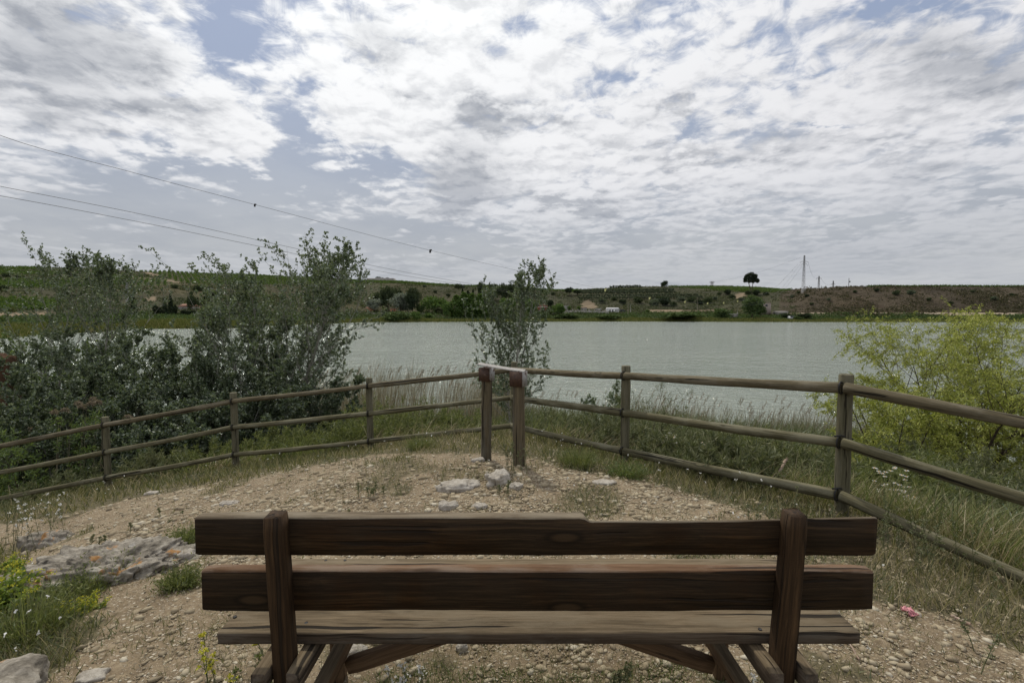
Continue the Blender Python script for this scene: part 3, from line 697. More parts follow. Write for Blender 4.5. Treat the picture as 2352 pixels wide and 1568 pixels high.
# ------------------------------------------------------------------ fence
FP = [(-7.75, 7.0, -1.52), None, None, None, None, None, None, None]
def build_fence():
    f = empty('pole_fence', (0, 7, -.4), 'weathered round-pole timber fence with three rails around the viewpoint', 'fence')
    # post: picture x, forward distance, picture y of post top, three rail heights
    P = [(-62, 7.05, 985, (1033, 1092, 1150)), (241, 7.0, 957, (973, 1035, 1093)), (536, 7.0, 901, (919, 978, 1040)), (848, 7.0, 867, (884, 947, 1009.5)),
         (1181, 7.0, 831, (847, 910, 974)), (1437.5, 5.15, 839.5, (861, 945, 1032)), (1944, 3.6, 859, (888, 1012, 1131))]
    pts = []
    for px, Y, yt, rl in P:
        t = at(px, yt, Y); x = t[0]
        pts.append((x, Y, t[2], [at(px, q, Y)[2] for q in rl]))
    # last post lies outside the frame: carry the last bay on in its direction
    e = [at(2352, q, 2.9) for q in (964.8, 1131, 1303.7)]
    x6, Y6, _, r6 = pts[-1]
    k = 2.0 / math.hypot(e[0][0] - x6, e[0][1] - Y6)
    pts.append((x6 + (e[0][0] - x6) * k, Y6 + (e[0][1] - Y6) * k, None, [r6[i] + (e[i][2] - r6[i]) * k for i in range(3)]))
    pts[-1] = (pts[-1][0], pts[-1][1], pts[-1][3][0] + .09, pts[-1][3])
    R = .038
    for i, (x, Y, zt, rl) in enumerate(pts):
        d0 = Vector((x, Y, 0)); g = gz(x, Y)
        pr = .047 if i < 5 else .050
        log('post', (x + (0.012 if i == 6 else 0), Y, min(g, rl[2] - .15) - .15), (x, Y, zt), pr, M['post'], f, seed=i * 7 + 1)
    def off(i, side):                # rails run on the camera side of the posts
        a = pts[i]; n = Vector((-a[0], -a[1], 0)).normalized(); return n * .075
    for i in range(len(pts) - 1):
        a, b = pts[i], pts[i + 1]
        for k in range(3):
            na = Vector((-a[0], -a[1], 0)).normalized() * .078; nb = Vector((-b[0], -b[1], 0)).normalized() * .078
            p0 = Vector((a[0], a[1], a[3][k])) + na; p1 = Vector((b[0], b[1], b[3][k])) + nb
            d = (p1 - p0).normalized(); p0 = p0 + d * .02 if i != 4 else p0 - d * .03; p1 = p1 - d * .0
            p1 = p1 - d * .035; p0 = p0 - d * .03
            if i == 4 and k > 0: p0 = p0 + Vector((.0, -.06, 0))
            if i == 3: p1 = p1 + d * .03
            rr = .036 if i < 4 else .040
            log('rail', p0, p1, rr, M['rail_b'] if k == 0 else M['rail'], f, seed=i * 13 + k * 5, bow=.006 if i != 3 else .002, r2=rr * (1.03 if (i + k) % 2 else .95))
            if 0 < i + 1 < len(pts) - 1 and not (i == 3 and k == 0):
                m = MB(); th = np.linspace(0, 2 * np.pi, 18)
                cpt = p1 + d * .004; y = Vector((0, 0, 1)).cross(d).normalized(); z = d.cross(y)
                ring = [cpt + y * math.cos(q) * (rr + .004) + z * math.sin(q) * (rr + .004) for q in th]
                m.tube([tuple(q) for q in ring], .0055, 5); m.build('strap', M['strap'], f)
    # ties hooked over the near post's two lower joints
    for k in (1, 2):
        x, Y, _, rl = pts[6]; n = Vector((-x, -Y, 0)).normalized()
        c = Vector((x, Y, rl[k] + .046)) + n * .05
        m = MB(); m.tube([tuple(c + Vector((-.07, -.0, .0))), tuple(c + Vector((-.02, .0, .006))), tuple(c + Vector((.04, .01, -.012))), tuple(c + Vector((.09, .03, -.03)))], .006, 6)
        m.build('tie', M['strap'], f)
build_fence()

# ------------------------------------------------------------------ the old sign stand
def build_sign():
    pl = ghit(1117, 1053); pr = ghit(1194, 1068)
    s = empty('sign_stand', tuple((pl + pr) / 2), 'broken sign stand of two timber posts joined by a rusty metal strip', 'sign stand')
    ptl = at(1118, 845, pl[1]); ptr = at(1191, 853, pr[1])
    posts = []
    for (p, t, r, sd_) in ((pl, ptl, .050, 3), (pr, ptr, .054, 6)):
        log('post', (p[0], p[1], p[2] - .15), (t[0], t[1], t[2] - .012), r, M['signpost'], s, seed=sd_)
        # square metal cap: U bracket round the post head
        w = r * 2.25; h = .125 if sd_ == 3 else .135
        m = MB(); c = Vector((t[0], t[1], t[2] - h / 2 + .004)); a = math.radians(-24)
        Rm = Matrix.Rotation(a, 3, 'Z'); Rn = np.array(Rm)
        tk = .004
        for dx, dy, sx, sy in ((0, -w / 2, w, tk), (0, w / 2, w, tk), (-w / 2, 0, tk, w - 2 * tk), (w / 2, 0, tk, w - 2 * tk)):
            cc = c + Rm @ Vector((dx, dy, 0)); m.box(tuple(cc), (sx - (0 if sy == tk else 0), sy, h), Rn)
        o = m.build('cap', M['rust'], s); o.data.materials.append(M['rusty_plate'])
        for pi_ in range(18, 24): o.data.polygons[pi_].material_index = 1
    # bent strip lying across both caps
    a = at(1099, 837, pl[1] - .03); b = at(1205, 854, pr[1] - .04)
    A = Vector(a); B = Vector(b); d = (B - A).normalized(); n = Vector((d.y, -d.x, 0)).normalized()
    m = MB(); segs = 14; V = []
    for i in range(segs + 1):
        t = i / segs; p = A.lerp(B, t); p.z += -.004 * math.sin(t * math.pi) + fbm(np.array([t * 6.]), np.array([0.]), 2, 3)[0] * .002
        wd = .045
        for (o1, o2) in ((-.5, -.010), (-.5, -.006), (.5, .013), (.5, .009)):
            q = p - n * (wd * o1) * (1) ; V.append((q.x, q.y, q.z + o2 + .008))
    q = []
    for i in range(segs):
        for j in range(4): q.append([i * 4 + j, i * 4 + (j + 1) % 4, i * 4 + 4 + (j + 1) % 4, i * 4 + 4 + j])
    m.add(V, np.array(q)); m.add(V[:4], [[0, 1, 2, 3]]); m.add(V[-4:], [[3, 2, 1, 0]])
    m.build('metal_strip', M['rusty_plate'], s)
build_sign()

# ------------------------------------------------------------------ rocks and stones
def rockmesh(name, dims, seed, rough=.35, n=26, flat=.0, pits=.0):
    th = np.linspace(0, np.pi, n); ph = np.linspace(0, 2 * np.pi, 2 * n, endpoint=False)
    T, Ph = np.meshgrid(th, ph, indexing='ij'); x = np.sin(T) * np.cos(Ph); y = np.sin(T) * np.sin(Ph); z = np.cos(T)
    def sq(v, e): return np.sign(v) * np.abs(v) ** e
    x, y, z = sq(x, .8), sq(y, .8), sq(z, .7)
    X3, Y3, Z3 = x * dims[0] / dims[1], y, z * dims[2] / dims[1]
    def f3(k, o, s): return (fbm(X3 * k + s, Y3 * k, o, s) + fbm(Y3 * k + s, Z3 * k, o, s + 1) + fbm(Z3 * k + s, X3 * k, o, s + 2)) / 1.7
    r = 1 + rough * (f3(1.5, 4, seed) + f3(5, 3, seed + 7) * .3)
    r -= pits * (np.abs(f3(3.2, 4, seed + 11)) * .45 + np.abs(f3(8, 3, seed + 21)) * .18)
    V = np.stack([x * r * dims[0] / 2, y * r * dims[1] / 2, z * r * dims[2] / 2], -1).reshape(-1, 3)
    m = 2 * n; i = np.arange(n - 1)[:, None] * m; j = np.arange(m)[None]; j2 = (j + 1) % m
    q = np.stack([i + j, i + m + j, i + m + j2, i + j2], -1).reshape(-1, 4)
    return npmesh(name, V, [q], True)
def stone(px, py, w_px, dims, label, mat='stone', seed=0, sink=.3, rot=0, rough=.35, n=22, pits=0, cat='stone', name='stone', group=None):
    p = ghit(px, py); o = link(name, rockmesh(name, dims, seed, rough, n, pits=pits), M[mat], loc=(p[0], p[1], p[2] + dims[2] * (.5 - sink)))
    o.rotation_euler = (0, 0, rot); tag(o, label, cat, group); return o
stone(245, 1330, 0, (1.1, .55, .32), 'large pitted grey boulder with orange lichen left of the bench', 'rock', 4, .58, .22, .5, 110, .9, 'boulder', 'boulder')
stone(110, 1252, 0, (.45, .22, .16), 'low lichen-covered rock behind the large boulder', 'rock', 9, .4, .1, .4, 34, .4, 'rock', 'rock')
stone(-70, 1670, 0, (.40, .34, .24), 'grey lichened rock at the lower left corner of the photo', 'rock', 15, .35, .3, .3, 44, .3, 'rock', 'rock')
stone(395, 1285, 0, (.22, .16, .1), 'flat grey lichened rock at the right end of the large boulder', 'rock', 18, .4, .5, .35, 30, .3, 'rock', 'rock')
stone(1050, 1122, 0, (.32, .18, .10), 'pale flat-topped stone in the gravel below the left sign post', 'stone', 21, .45, .1, .5, 30)
stone(1142, 1116, 0, (.21, .16, .13), 'pale peaked stone in the gravel below the right sign post', 'stone', 27, .42, .8, .6, 30)
stone(1188, 1122, 0, (.10, .08, .05), 'small stone touching the right side of the peaked stone', 'stone', 29, .4, .8, .6)
stone(1030, 1168, 0, (.14, .09, .07), 'small grey stone just above the middle of the bench back', 'stone', 33, .3, .2, .5)
stone(1102, 1167, 0, (.10, .07, .04), 'small flat tan stone beside the grey one above the bench back', 'stone', 36, .3, .2, .5)
stone(1385, 1108, 0, (.22, .12, .03), 'thin flat slab in the gravel near the foot of the fence post', 'stone', 39, .3, .1, .3)
stone(525, 1160, 0, (.15, .08, .05), 'pale stone on the gravel above the left end of the bench', 'stone', 42, .35, .1, .5)
stone(352, 1134, 0, (.16, .09, .04), 'pale stone at the grass edge beyond the path on the left', 'stone', 45, .35, .3, .5)
stone(428, 1283, 0, (.11, .08, .07), 'rounded tan stone beside the boulder near the bench end', 'stone', 48, .3, .3, .4)
stone(1100, 1059, 0, (.12, .08, .05), 'small rounded stone at the foot of the left sign post', 'stone', 51, .3, .3, .4)
stone(820, 1503, 0, (.085, .06, .05), 'rounded stone under the left half of the seat', 'stone', 53, .3, .3, .3)
stone(1062, 1500, 0, (.05, .04, .04), 'small upright pale stone under the middle of the bench', 'stone', 55, .25, .3, .4)
stone(210, 1558, 0, (.10, .07, .03), 'flat pale stone in the gravel near the lower left corner', 'stone', 57, .3, .3, .4)
stone(1690, 1475, 0, (.05, .035, .03), 'small white stone under the right end of the seat', 'stone', 58, .3, .3, .4)

def pebbles():
    rng = np.random.default_rng(5)
    g = (1 + 5 ** .5) / 2
    IV = np.array([(-1, g, 0), (1, g, 0), (-1, -g, 0), (1, -g, 0), (0, -1, g), (0, 1, g), (0, -1, -g), (0, 1, -g), (g, 0, -1), (g, 0, 1), (-g, 0, -1), (-g, 0, 1)]) / math.hypot(1, g)
    IF = np.array([(0, 11, 5), (0, 5, 1), (0, 1, 7), (0, 7, 10), (0, 10, 11), (1, 5, 9), (5, 11, 4), (11, 10, 2), (10, 7, 6), (7, 1, 8), (3, 9, 4), (3, 4, 2), (3, 2, 6), (3, 6, 8), (3, 8, 9), (4, 9, 5), (2, 4, 11), (6, 2, 10), (8, 6, 7), (9, 8, 1)])
    n = 200000
    r = np.exp(rng.uniform(math.log(.9), math.log(9.5), n)); a = rng.uniform(-1.05, 1.05, n)
    X = r * np.sin(a); Y = r * np.cos(a); z = ground(X, Y); gr = grassy(X, Y, z)
    dens = np.clip(.6 + fbm(X * 1.3, Y * 1.3, 3, 44) * 1.3, .15, 1)
    k = (rng.uniform(0, 1, n) < dens * (1 - gr * .85)); X, Y, z, r = X[k], Y[k], z[k], r[k]; n = len(X)
    s = (.0036 + .0050 * rng.pareto(2.6, n).clip(0, 3.6)) * np.clip(r / 3, .8, 1.4)
    sx = s * rng.uniform(.8, 1.7, n); sy = s * rng.uniform(.7, 1.1, n); sz = s * rng.uniform(.3, .75, n)
    V = IV[None] * rng.uniform(.72, 1.25, (n, 12, 1)); V = V * np.stack([sx, sy, sz], 1)[:, None]
    th = rng.uniform(0, 6.28, n); c, s_ = np.cos(th)[:, None], np.sin(th)[:, None]
    V = np.stack([V[:, :, 0] * c - V[:, :, 1] * s_, V[:, :, 0] * s_ + V[:, :, 1] * c, V[:, :, 2]], -1)
    V += np.stack([X, Y, z + sz * .25], 1)[:, None]
    F_ = (np.arange(n)[:, None, None] * 12 + IF[None]).reshape(-1, 3)
    tag(link('gravel', npmesh('gravel', V.reshape(-1, 3), [F_], True), M['pebble']), 'pale tan gravel strewn over the bare earth', 'gravel', kind='stuff')
pebbles()

# ------------------------------------------------------------------ near vegetation
def rot_about(v, ax, a):
    ax = ax / (np.linalg.norm(ax) + 1e-9); return v * math.cos(a) + np.cross(ax, v) * math.sin(a) + ax * np.dot(ax, v) * (1 - math.cos(a))
def nrm(v): return v / (np.linalg.norm(v) + 1e-9)
def branch(rng, p, d, L, n, wob, lift):
    pts = [np.array(p, float)]; d = nrm(np.array(d, float))
    for k in range(n):
        d = nrm(d + rng.normal(0, wob, 3) + np.array([0, 0, lift / n])); pts.append(pts[-1] + d * L / n)
    return np.array(pts)
def along(pts, t):
    s = t * (len(pts) - 1); k = min(int(s), len(pts) - 2); f = s - k
    return pts[k] * (1 - f) + pts[k + 1] * f, nrm(pts[k + 1] - pts[k])
def tree_geo(seed, H, R, stems=1, nprim=20, t0=.12, a_lo=55, a_hi=22, n2=7, n3=4, nleaf=12, leaf=(.055, .045), tr=.04, lean=(0, 0), lift=.5, droop=0., shape=None, spread=.1, tw=.30):
    """wood mesh builder + leaf arrays, base at the origin"""
    rng = np.random.default_rng(seed); W = MB(); LP = []; LD = []
    shape = shape or (lambda t: math.sin(math.pi * min(1, (t * .85 + .18))) ** .6)
    for s in range(stems):
        az = s * 2.4 + rng.uniform(0, 1); sp = spread if stems > 1 else 0
        d0 = nrm(np.array([math.cos(az) * sp + lean[0], math.sin(az) * sp + lean[1], 1.])); Hs = H * (1 if s == 0 else rng.uniform(.70, .97)) / d0[2]
        tp = branch(rng, (math.cos(az) * .05 * (stems > 1), math.sin(az) * .05 * (stems > 1), -.1), d0, Hs, 10, .028, .05)
        W.tube(tp, np.linspace(tr, tr * .12, len(tp)), 7)
        for i in range(nprim):
            t = t0 + (.97 - t0) * (i + rng.uniform(0, .8)) / nprim; b, td = along(tp, t)
            ang = math.radians(a_lo + (a_hi - a_lo) * t + rng.normal(0, 7)); az2 = i * 2.39996 + rng.uniform(-.5, .5) + s
            out = np.array([math.cos(az2), math.sin(az2), 0]); d = nrm(td * math.cos(ang) + out * math.sin(ang))
            L = max(.12, R * shape(t) / max(.45, math.sin(ang)) * rng.uniform(.7, 1.15))
            L = min(L, max(.12, (H * 1.02 - b[2]) / max(.3, math.cos(ang * .6)) + .05)); bp = branch(rng, b, d, L, 6, .09, lift); r0 = tr * (1 - t * .8) * .45
            W.tube(bp, np.linspace(r0, r0 * .15, len(bp)), 5, False)
            for j in range(n2):
                t2 = .18 + .82 * (j + rng.uniform(0, .9)) / n2; b2, d2 = along(bp, min(t2, 1)); ax = nrm(rng.normal(size=3))
                dd = nrm(rot_about(d2, np.cross(d2, ax), rng.uniform(.35, 1.0)) + np.array([0, 0, .15]))
                L2 = L * rng.uniform(.22, .42) * (1.15 - t2 * .5) + .05
                sp2 = branch(rng, b2, dd, L2, 4, .12, lift * .5 - droop); W.tube(sp2, np.linspace(r0 * .4, r0 * .1, len(sp2)), 3, False)
                for k in range(n3):
                    t3 = (k + rng.uniform(.2, 1)) / n3; b3, d3 = along(sp2, min(t3, 1)); ax = nrm(rng.normal(size=3))
                    d4 = nrm(rot_about(d3, np.cross(d3, ax), rng.uniform(.3, .95)) + np.array([0, 0, .1 - droop * .8]))
                    L3 = tw * rng.uniform(.5, 1.15) * (.6 + .4 * shape(t))
                    q = branch(rng, b3, d4, L3, 3, .10, -droop * 1.2); W.tube(q, np.linspace(.003, .0012, 4), 3, False)
                    tt = rng.uniform(.05, 1, nleaf) * 3; kk = np.minimum(tt.astype(int), 2); ff = (tt - kk)[:, None]
                    LP.append(q[kk] * (1 - ff) + q[kk + 1] * ff); LD.append(rng.normal(0, .75, (nleaf, 3)) + nrm(q[-1] - q[0]) * .7 + np.array([0, 0, -droop * 1.3]))
    LP = np.concatenate(LP); LD = np.concatenate(LD); LP += rng.normal(0, .012, LP.shape)
    n = len(LP); Ls = leaf[0] * rng.uniform(.6, 1.2, n); Ws = leaf[1] * rng.uniform(.7, 1.15, n)
    V, Fc = leaves(rng, LP, LD, Ls, Ws)
    return W, V, Fc
def plant(name, cat, label, loc, geo, leafmat, barkmat, group=None, parts=('branches', 'foliage')):
    e = empty(name, loc, label, cat, group); W, V, Fc = geo
    o = link(parts[0], W.mesh(parts[0], True), barkmat); o.parent = e
    o = link(parts[1], npmesh(parts[1], V, Fc), leafmat); o.parent = e
    return e
def base_at(px, Y):
    x = (px - 1176) / F * Y; return (x, Y, gz(x, Y))
def H_for(px, top, Y, margin=.0):
    b = base_at(px, Y); return at(px, top, Y)[2] - b[2] - margin

def near_trees():
    pop = lambda t: (math.sin(math.pi * min(1., t * .82 + .16))) ** .8
    # the two tall open poplars at the left
    Y = 15.0
    plant('poplar_tree', 'poplar', 'tall open white poplar farthest left, its windblown tips high above the hill', base_at(95, Y),
          tree_geo(11, H_for(110, 606, Y), 1.75, 1, 24, .22, 58, 18, 6, 5, 11, (.066, .058), .055, (.07, 0), .7, shape=pop, tw=.34), M['poplar_leaf'], M['bark_pale'])
    plant('poplar_tree', 'poplar', 'second tall white poplar from the left, with a broad loose crown', base_at(205, Y - .5),
          tree_geo(12, H_for(222, 618, Y - .5), 1.6, 1, 24, .2, 58, 18, 6, 5, 11, (.066, .058), .05, (.07, 0), .7, shape=pop, tw=.34), M['poplar_leaf'], M['bark_pale'])
    Y = 13.5
    plant('poplar_tree', 'poplar', 'broad many-stemmed white poplar left of the middle, tallest tree on the near bank', base_at(632, Y),
          tree_geo(13, H_for(640, 582, Y), 1.75, 7, 18, .12, 62, 22, 6, 4, 13, (.064, .057), .055, (.03, 0), .6, shape=lambda t: pop(t) * (1.0 if t < .7 else .7), spread=.36, tw=.32), M['poplar_leaf'], M['bark_pale'])
    Y = 15.0
    plant('poplar_tree', 'poplar', 'slender young white poplar behind the sign stand in front of the lake', base_at(1178, Y),
          tree_geo(14, H_for(1190, 618, Y), 1.35, 3, 18, .10, 54, 16, 6, 4, 11, (.066, .058), .035, (0, 0), .9, shape=lambda t: (1 - t) ** .7 * 1.0 + .13, spread=.12, tw=.25), M['poplar_leaf'], M['bark_pale'])
    # thicket of young poplars filling the left bank: (px, top, Y, radius, label)
    T = [(-60, 775, 12.5, 1.3, 'young poplar bush cut by the left edge of the photo'),
         (345, 822, 12.0, 1.1, 'poplar bush filling the gap between the tall left poplars and the broad one'),
         (75, 800, 12.6, 1.1, 'poplar bush between the left edge bush and the leftmost tall poplar'),
         (560, 800, 12.2, 1.0, 'poplar bush in front of the broad poplar trunks'),
         (40, 860, 11.0, 1.0, 'low grey-green poplar bush in front of the red clay wall'),
         (140, 775, 13.0, 1.1, 'poplar bush rising under the trunk of the leftmost tall poplar'),
         (215, 830, 11.6, 1.1, 'dense poplar bush behind the second fence post from the left'),
         (300, 752, 13.0, 1.15, 'poplar bush whose top reaches across the lake shore left of the gap'),
         (372, 880, 11.2, 1.1, 'low dense poplar bush in the middle of the left thicket'),
         (415, 735, 12.6, .78, 'narrow upright poplar bush with two leafy tips against the lake'),
         (490, 725, 12.8, .8, 'narrow upright poplar bush right beside the broad poplar'),
         (500, 880, 10.6, 1.0, 'low poplar bush behind the third fence post from the left'),
         (590, 905, 11.0, .95, 'low poplar bush at the foot of the broad poplar'),
         (735, 880, 12.4, .8, 'low poplar bush right of the broad poplar beside the reeds'),
         (130, 930, 9.8, .9, 'low grey poplar bush close behind the left rails, among dry plumes'),
         (290, 950, 9.6, .85, 'low grey poplar bush close behind the left rails, third gap'),
         (430, 955, 9.4, .8, 'low grey poplar bush close behind the middle of the left rails'),
         (-40, 900, 9.6, 1.0, 'grey poplar bush close behind the rails at the left edge')]
    for i, (px, top, Y, R, lab) in enumerate(T):
        H = H_for(px, top, Y)
        low = top > 840
        plant('poplar_bush', 'bush', lab, base_at(px, Y),
              tree_geo(40 + i, H, R * .62, 4, 9, .06, 62, 28, 5, 4, 28 if low else 20, (.060, .050), .022, (.03, 0), .6, shape=lambda t: .95 - .45 * t, spread=.42, tw=.26),
              M['thicket_leaf'] if low or i % 2 else M['poplar_leaf'], M['bark_pale'], 'young poplars crowding the left bank')
    # green-leaved shrub low at the left
    plant('leafy_shrub', 'shrub', 'fresh green willow-leaved shrub behind the left end of the fence', base_at(45, 8.6),
          tree_geo(70, H_for(45, 975, 8.6), .6, 5, 8, .05, 60, 25, 4, 3, 10, (.09, .02), .012, (0, 0), .5, shape=lambda t: .9 - .4 * t, spread=.5, tw=.2), M['bright_leaf'], M['bark_dark'])
    plant('leafy_shrub', 'shrub', 'vivid green bush low behind the red clay wall and tall poplars', base_at(135, 16.5),
          tree_geo(71, H_for(130, 775, 16.5), 1.0, 5, 8, .1, 60, 25, 5, 3, 12, (.09, .08), .03, (0, 0), .5, shape=lambda t: .95 - .4 * t, spread=.4, tw=.28), M['bright_leaf'], M['bark_dark'])
    # yellow-green tamarisk-like tree on the right bank
    Y = 11.0
    plant('willow_tree', 'willow', 'feathery yellow-green willow drooping over the right end of the fence', base_at(2240, Y),
          tree_geo(80, H_for(2140, 728, Y), 1.28, 7, 17, .16, 60, 34, 5, 5, 19, (.075, .020), .045, (.03, 0), .35, .42, shape=lambda t: .5 + .38 * t, spread=.52, tw=.40), M['willow_leaf'], M['bark_dark'])
    plant('willow_tree', 'willow', 'smaller yellow-green willow at the right edge of the photo', base_at(2340, 12.0),
          tree_geo(81, H_for(2300, 735, 12.0), 1.2, 5, 12, .12, 66, 34, 5, 5, 20, (.066, .016), .035, (0, 0), .35, .42, shape=lambda t: .85 * (math.sin(math.pi * (t * .75 + .15)) ** .7), spread=.4, tw=.36), M['willow_leaf'], M['bark_dark'])
    plant('willow_tree', 'willow', 'low spreading willow boughs beneath the larger yellow-green willow', base_at(2070, 10.2),
          tree_geo(82, H_for(2050, 890, 10.2), 1.0, 5, 10, .1, 75, 45, 5, 5, 20, (.075, .020), .025, (-.05, 0), .2, .3, shape=lambda t: .9 - .3 * t, spread=.5, tw=.34), M['willow_leaf'], M['bark_dark'])
    # small bushes in front of the water
    plant('poplar_bush', 'bush', 'little two-tipped poplar sapling left of the fifth fence post, before the water', base_at(1385, 12.5),
          tree_geo(83, H_for(1380, 888, 12.5), .42, 3, 8, .2, 40, 20, 3, 3, 8, (.06, .05), .015, (0, 0), .6, shape=lambda t: .9 - .6 * t, spread=.3, tw=.16), M['poplar_leaf'], M['bark_pale'])
    plant('feathery_bush', 'bush', 'fine-leaved olive-green bush right of the fifth fence post, before the water', base_at(1485, 11.5),
          tree_geo(84, H_for(1480, 893, 11.5), .55, 5, 8, .15, 60, 35, 4, 3, 12, (.035, .008), .014, (0, 0), .3, shape=lambda t: .9 - .4 * t, spread=.5, tw=.2), M['feather_green'], M['bark_dark'])
near_trees()

def clay_wall():
    b = at(-18, 870, 13.2); g = gz(b[0], b[1]); top = at(20, 808, 13.2)[2]
    me = rockmesh('clay_wall', (1.25, .5, (top - g) + .6), 61, .10, 40, pits=.25)
    # square it up: blend toward a box
    co = np.zeros(len(me.vertices) * 3, np.float32); me.vertices.foreach_get('co', co); co = co.reshape(-1, 3)
    h = (top - g) + .6; d = np.array([1.2, .5, h]); q = co / (d / 2); m = np.abs(q).max(1)[:, None]; box = q / np.maximum(m, .2) * d / 2
    me.vertices.foreach_set('co', (co * .25 + box * .75).astype(np.float32).ravel())
    o = link('clay_wall', me, M['clay'], loc=(b[0], b[1], top - h / 2)); o.rotation_euler = (0, 0, .2)
    tag(o, 'eroded red clay wall stub among the bushes at the left edge', 'ruined wall')
clay_wall()

# -- grasses and herbs (nobody could count them)
def polar(rng, n, r0, r1, a0=-1.0, a1=1.0, p=1.0):
    r = np.exp(rng.uniform(math.log(r0), math.log(r1), n)) if p == 1 else (r0 ** p + rng.uniform(0, 1, n) * (r1 ** p - r0 ** p)) ** (1 / p)
    a = rng.uniform(a0, a1, n); return r * np.sin(a), r * np.cos(a), r
FENCE = [(-8.2, 7.0), (-5.9, 7), (-4, 7), (-2, 7), (0.02, 7), (1.2, 5.15), (2.5, 3.6), (3.9, 1.9), (4.6, .9)]
def outside_fence(X, Y):
    fx = np.array([p[0] for p in FENCE]); fy = np.array([p[1] for p in FENCE])
    return Y - np.interp(X, fx, fy)
def build_grass():
    rng = np.random.default_rng(77)
    def field(name, label, cat, mat, n, r0, r1, hfun, wfun, keep, lean=(.05, .5), curve=(.2, .9), seg=3, clump=0, az=None, p=1.0, wind=0.):
        X, Y, r = polar(rng, n, r0, r1, -1.05, 1.05, p)
        if clump:
            m = n // clump; X = np.repeat(X[:m], clump) + rng.normal(0, .03, m * clump); Y = np.repeat(Y[:m], clump) + rng.normal(0, .03, m * clump)
        Z = ground(X, Y); g = grassy(X, Y, Z); of = outside_fence(X, Y); r = np.hypot(X, Y)
        k = rng.uniform(0, 1, len(X)) < keep(X, Y, Z, g, of, r); X, Y, Z, g, of, r = [q[k] for q in (X, Y, Z, g, of, r)]
        n_ = len(X); h = hfun(X, Y, g, of, r) * rng.uniform(.55, 1.2, n_)
        az_ = rng.uniform(0, 2 * np.pi, n_); 
        if wind: az_ = np.where(rng.uniform(0, 1, n_) < wind, rng.normal(.2, .6, n_), az_)
        V, Fc = blades(rng, np.stack([X, Y, Z - .01], 1), h, wfun(r), rng.uniform(lean[0], lean[1], n_), az_, rng.uniform(curve[0], curve[1], n_), seg)
        return tag(link(name, npmesh(name, V, Fc), mat), label, cat, kind='stuff')
    px_w = lambda k: (lambda r: np.maximum(.0022, r * .00062 * k))
    patch = lambda X, Y, s, f=.6: np.clip(.5 + fbm(X * f, Y * f, 3, s) * 1.6, 0, 1)
    inside_water = lambda Z: Z > WATER + .02
    field('meadow_grass', 'short mixed green grass around the gravel clearing', 'grass', M['grass'], 190000, 1.1, 11,
          lambda X, Y, g, of, r: .045 + .09 * g + .16 * np.clip(of, 0, 1) * g, px_w(2.4), lambda X, Y, Z, g, of, r: np.clip(g * (.35 + .65 * patch(X, Y, 1)) * (.5 + .5 * (of > -.6)) + .012, 0, 1), seg=2)
    field('straw_grass', 'dry straw-coloured stalks mixed through the meadow', 'grass', M['dry_grass'], 70000, 1.1, 12,
          lambda X, Y, g, of, r: .05 + .08 * g + .24 * np.clip(of, 0, 1.2), px_w(1.7), lambda X, Y, Z, g, of, r: np.clip(g * patch(X, Y, 2, .9) * 1.1 + .01, 0, 1), (.1, 1.0), (.1, 1.2), 2)
    field('tall_grass', 'knee-high green grass on the slope outside the fence', 'grass', M['feather_green'], 90000, 3.0, 24,
          lambda X, Y, g, of, r: .26 + .34 * patch(X, Y, 5), px_w(2.3), lambda X, Y, Z, g, of, r: (of > .25) * inside_water(Z) * np.clip(patch(X, Y, 6) + .1, 0, 1), (.05, .6), (.2, 1.1), 3, wind=.3)
    field('fluffy_grass', 'arching dry feather grass on the slope outside the fence', 'grass', M['dry_grass'], 80000, 3.0, 22,
          lambda X, Y, g, of, r: .34 + .26 * patch(X, Y, 8), px_w(1.7), lambda X, Y, Z, g, of, r: (of > .15) * inside_water(Z) * np.clip(patch(X, Y, 9) * 1.7 - .2, 0, 1), (.1, .7), (.5, 1.7), 3, 8, wind=.7)
    field('grey_herbs', 'low grey-green herbs hugging the ground', 'herbs', M['silver_herb'], 70000, 1.0, 8,
          lambda X, Y, g, of, r: .018 + .018 * g, lambda r: np.maximum(.0045, r * .0012), lambda X, Y, Z, g, of, r: np.clip(patch(X, Y, 12, 1.6) * 1.8 - .95, 0, 1) * (of < .4) * (.3 + .7 * (1 - g)), (.3, 1.2), (.1, .6), 1, 7)
    field('green_herbs', 'low leafy green herbs through the grass', 'herbs', M['herb'], 120000, 1.6, 13,
          lambda X, Y, g, of, r: .05 + .05 * g + .18 * np.clip(of, 0, 1), lambda r: np.maximum(.008, r * .0019), lambda X, Y, Z, g, of, r: np.clip(patch(X, Y, 14, 1.1) * 1.6 - .55, 0, 1) * g, (.2, 1.1), (.1, .8), 1, 7)
    field('sparse_tufts', 'thin dry tufts dotted over the gravel', 'grass', M['grass'], 60000, 1.1, 7,
          lambda X, Y, g, of, r: .055 + 0 * X, px_w(2.0), lambda X, Y, Z, g, of, r: (1 - g) * (of < 0) * np.clip(patch(X, Y, 22, 1.9) * 2.2 - .95, 0, 1), (.1, .9), (.1, .8), 2, 7)
    field('dry_litter', 'short dead grass bits lying on the gravel', 'grass', M['dry_grass'], 55000, 1.1, 7,
          lambda X, Y, g, of, r: .05 + 0 * X, px_w(1.6), lambda X, Y, Z, g, of, r: (1 - g * .4) * (of < .3) * np.clip(patch(X, Y, 26, 1.2) * 1.6 - .3, 0, 1), (1.1, 1.5), (.0, .3), 2)
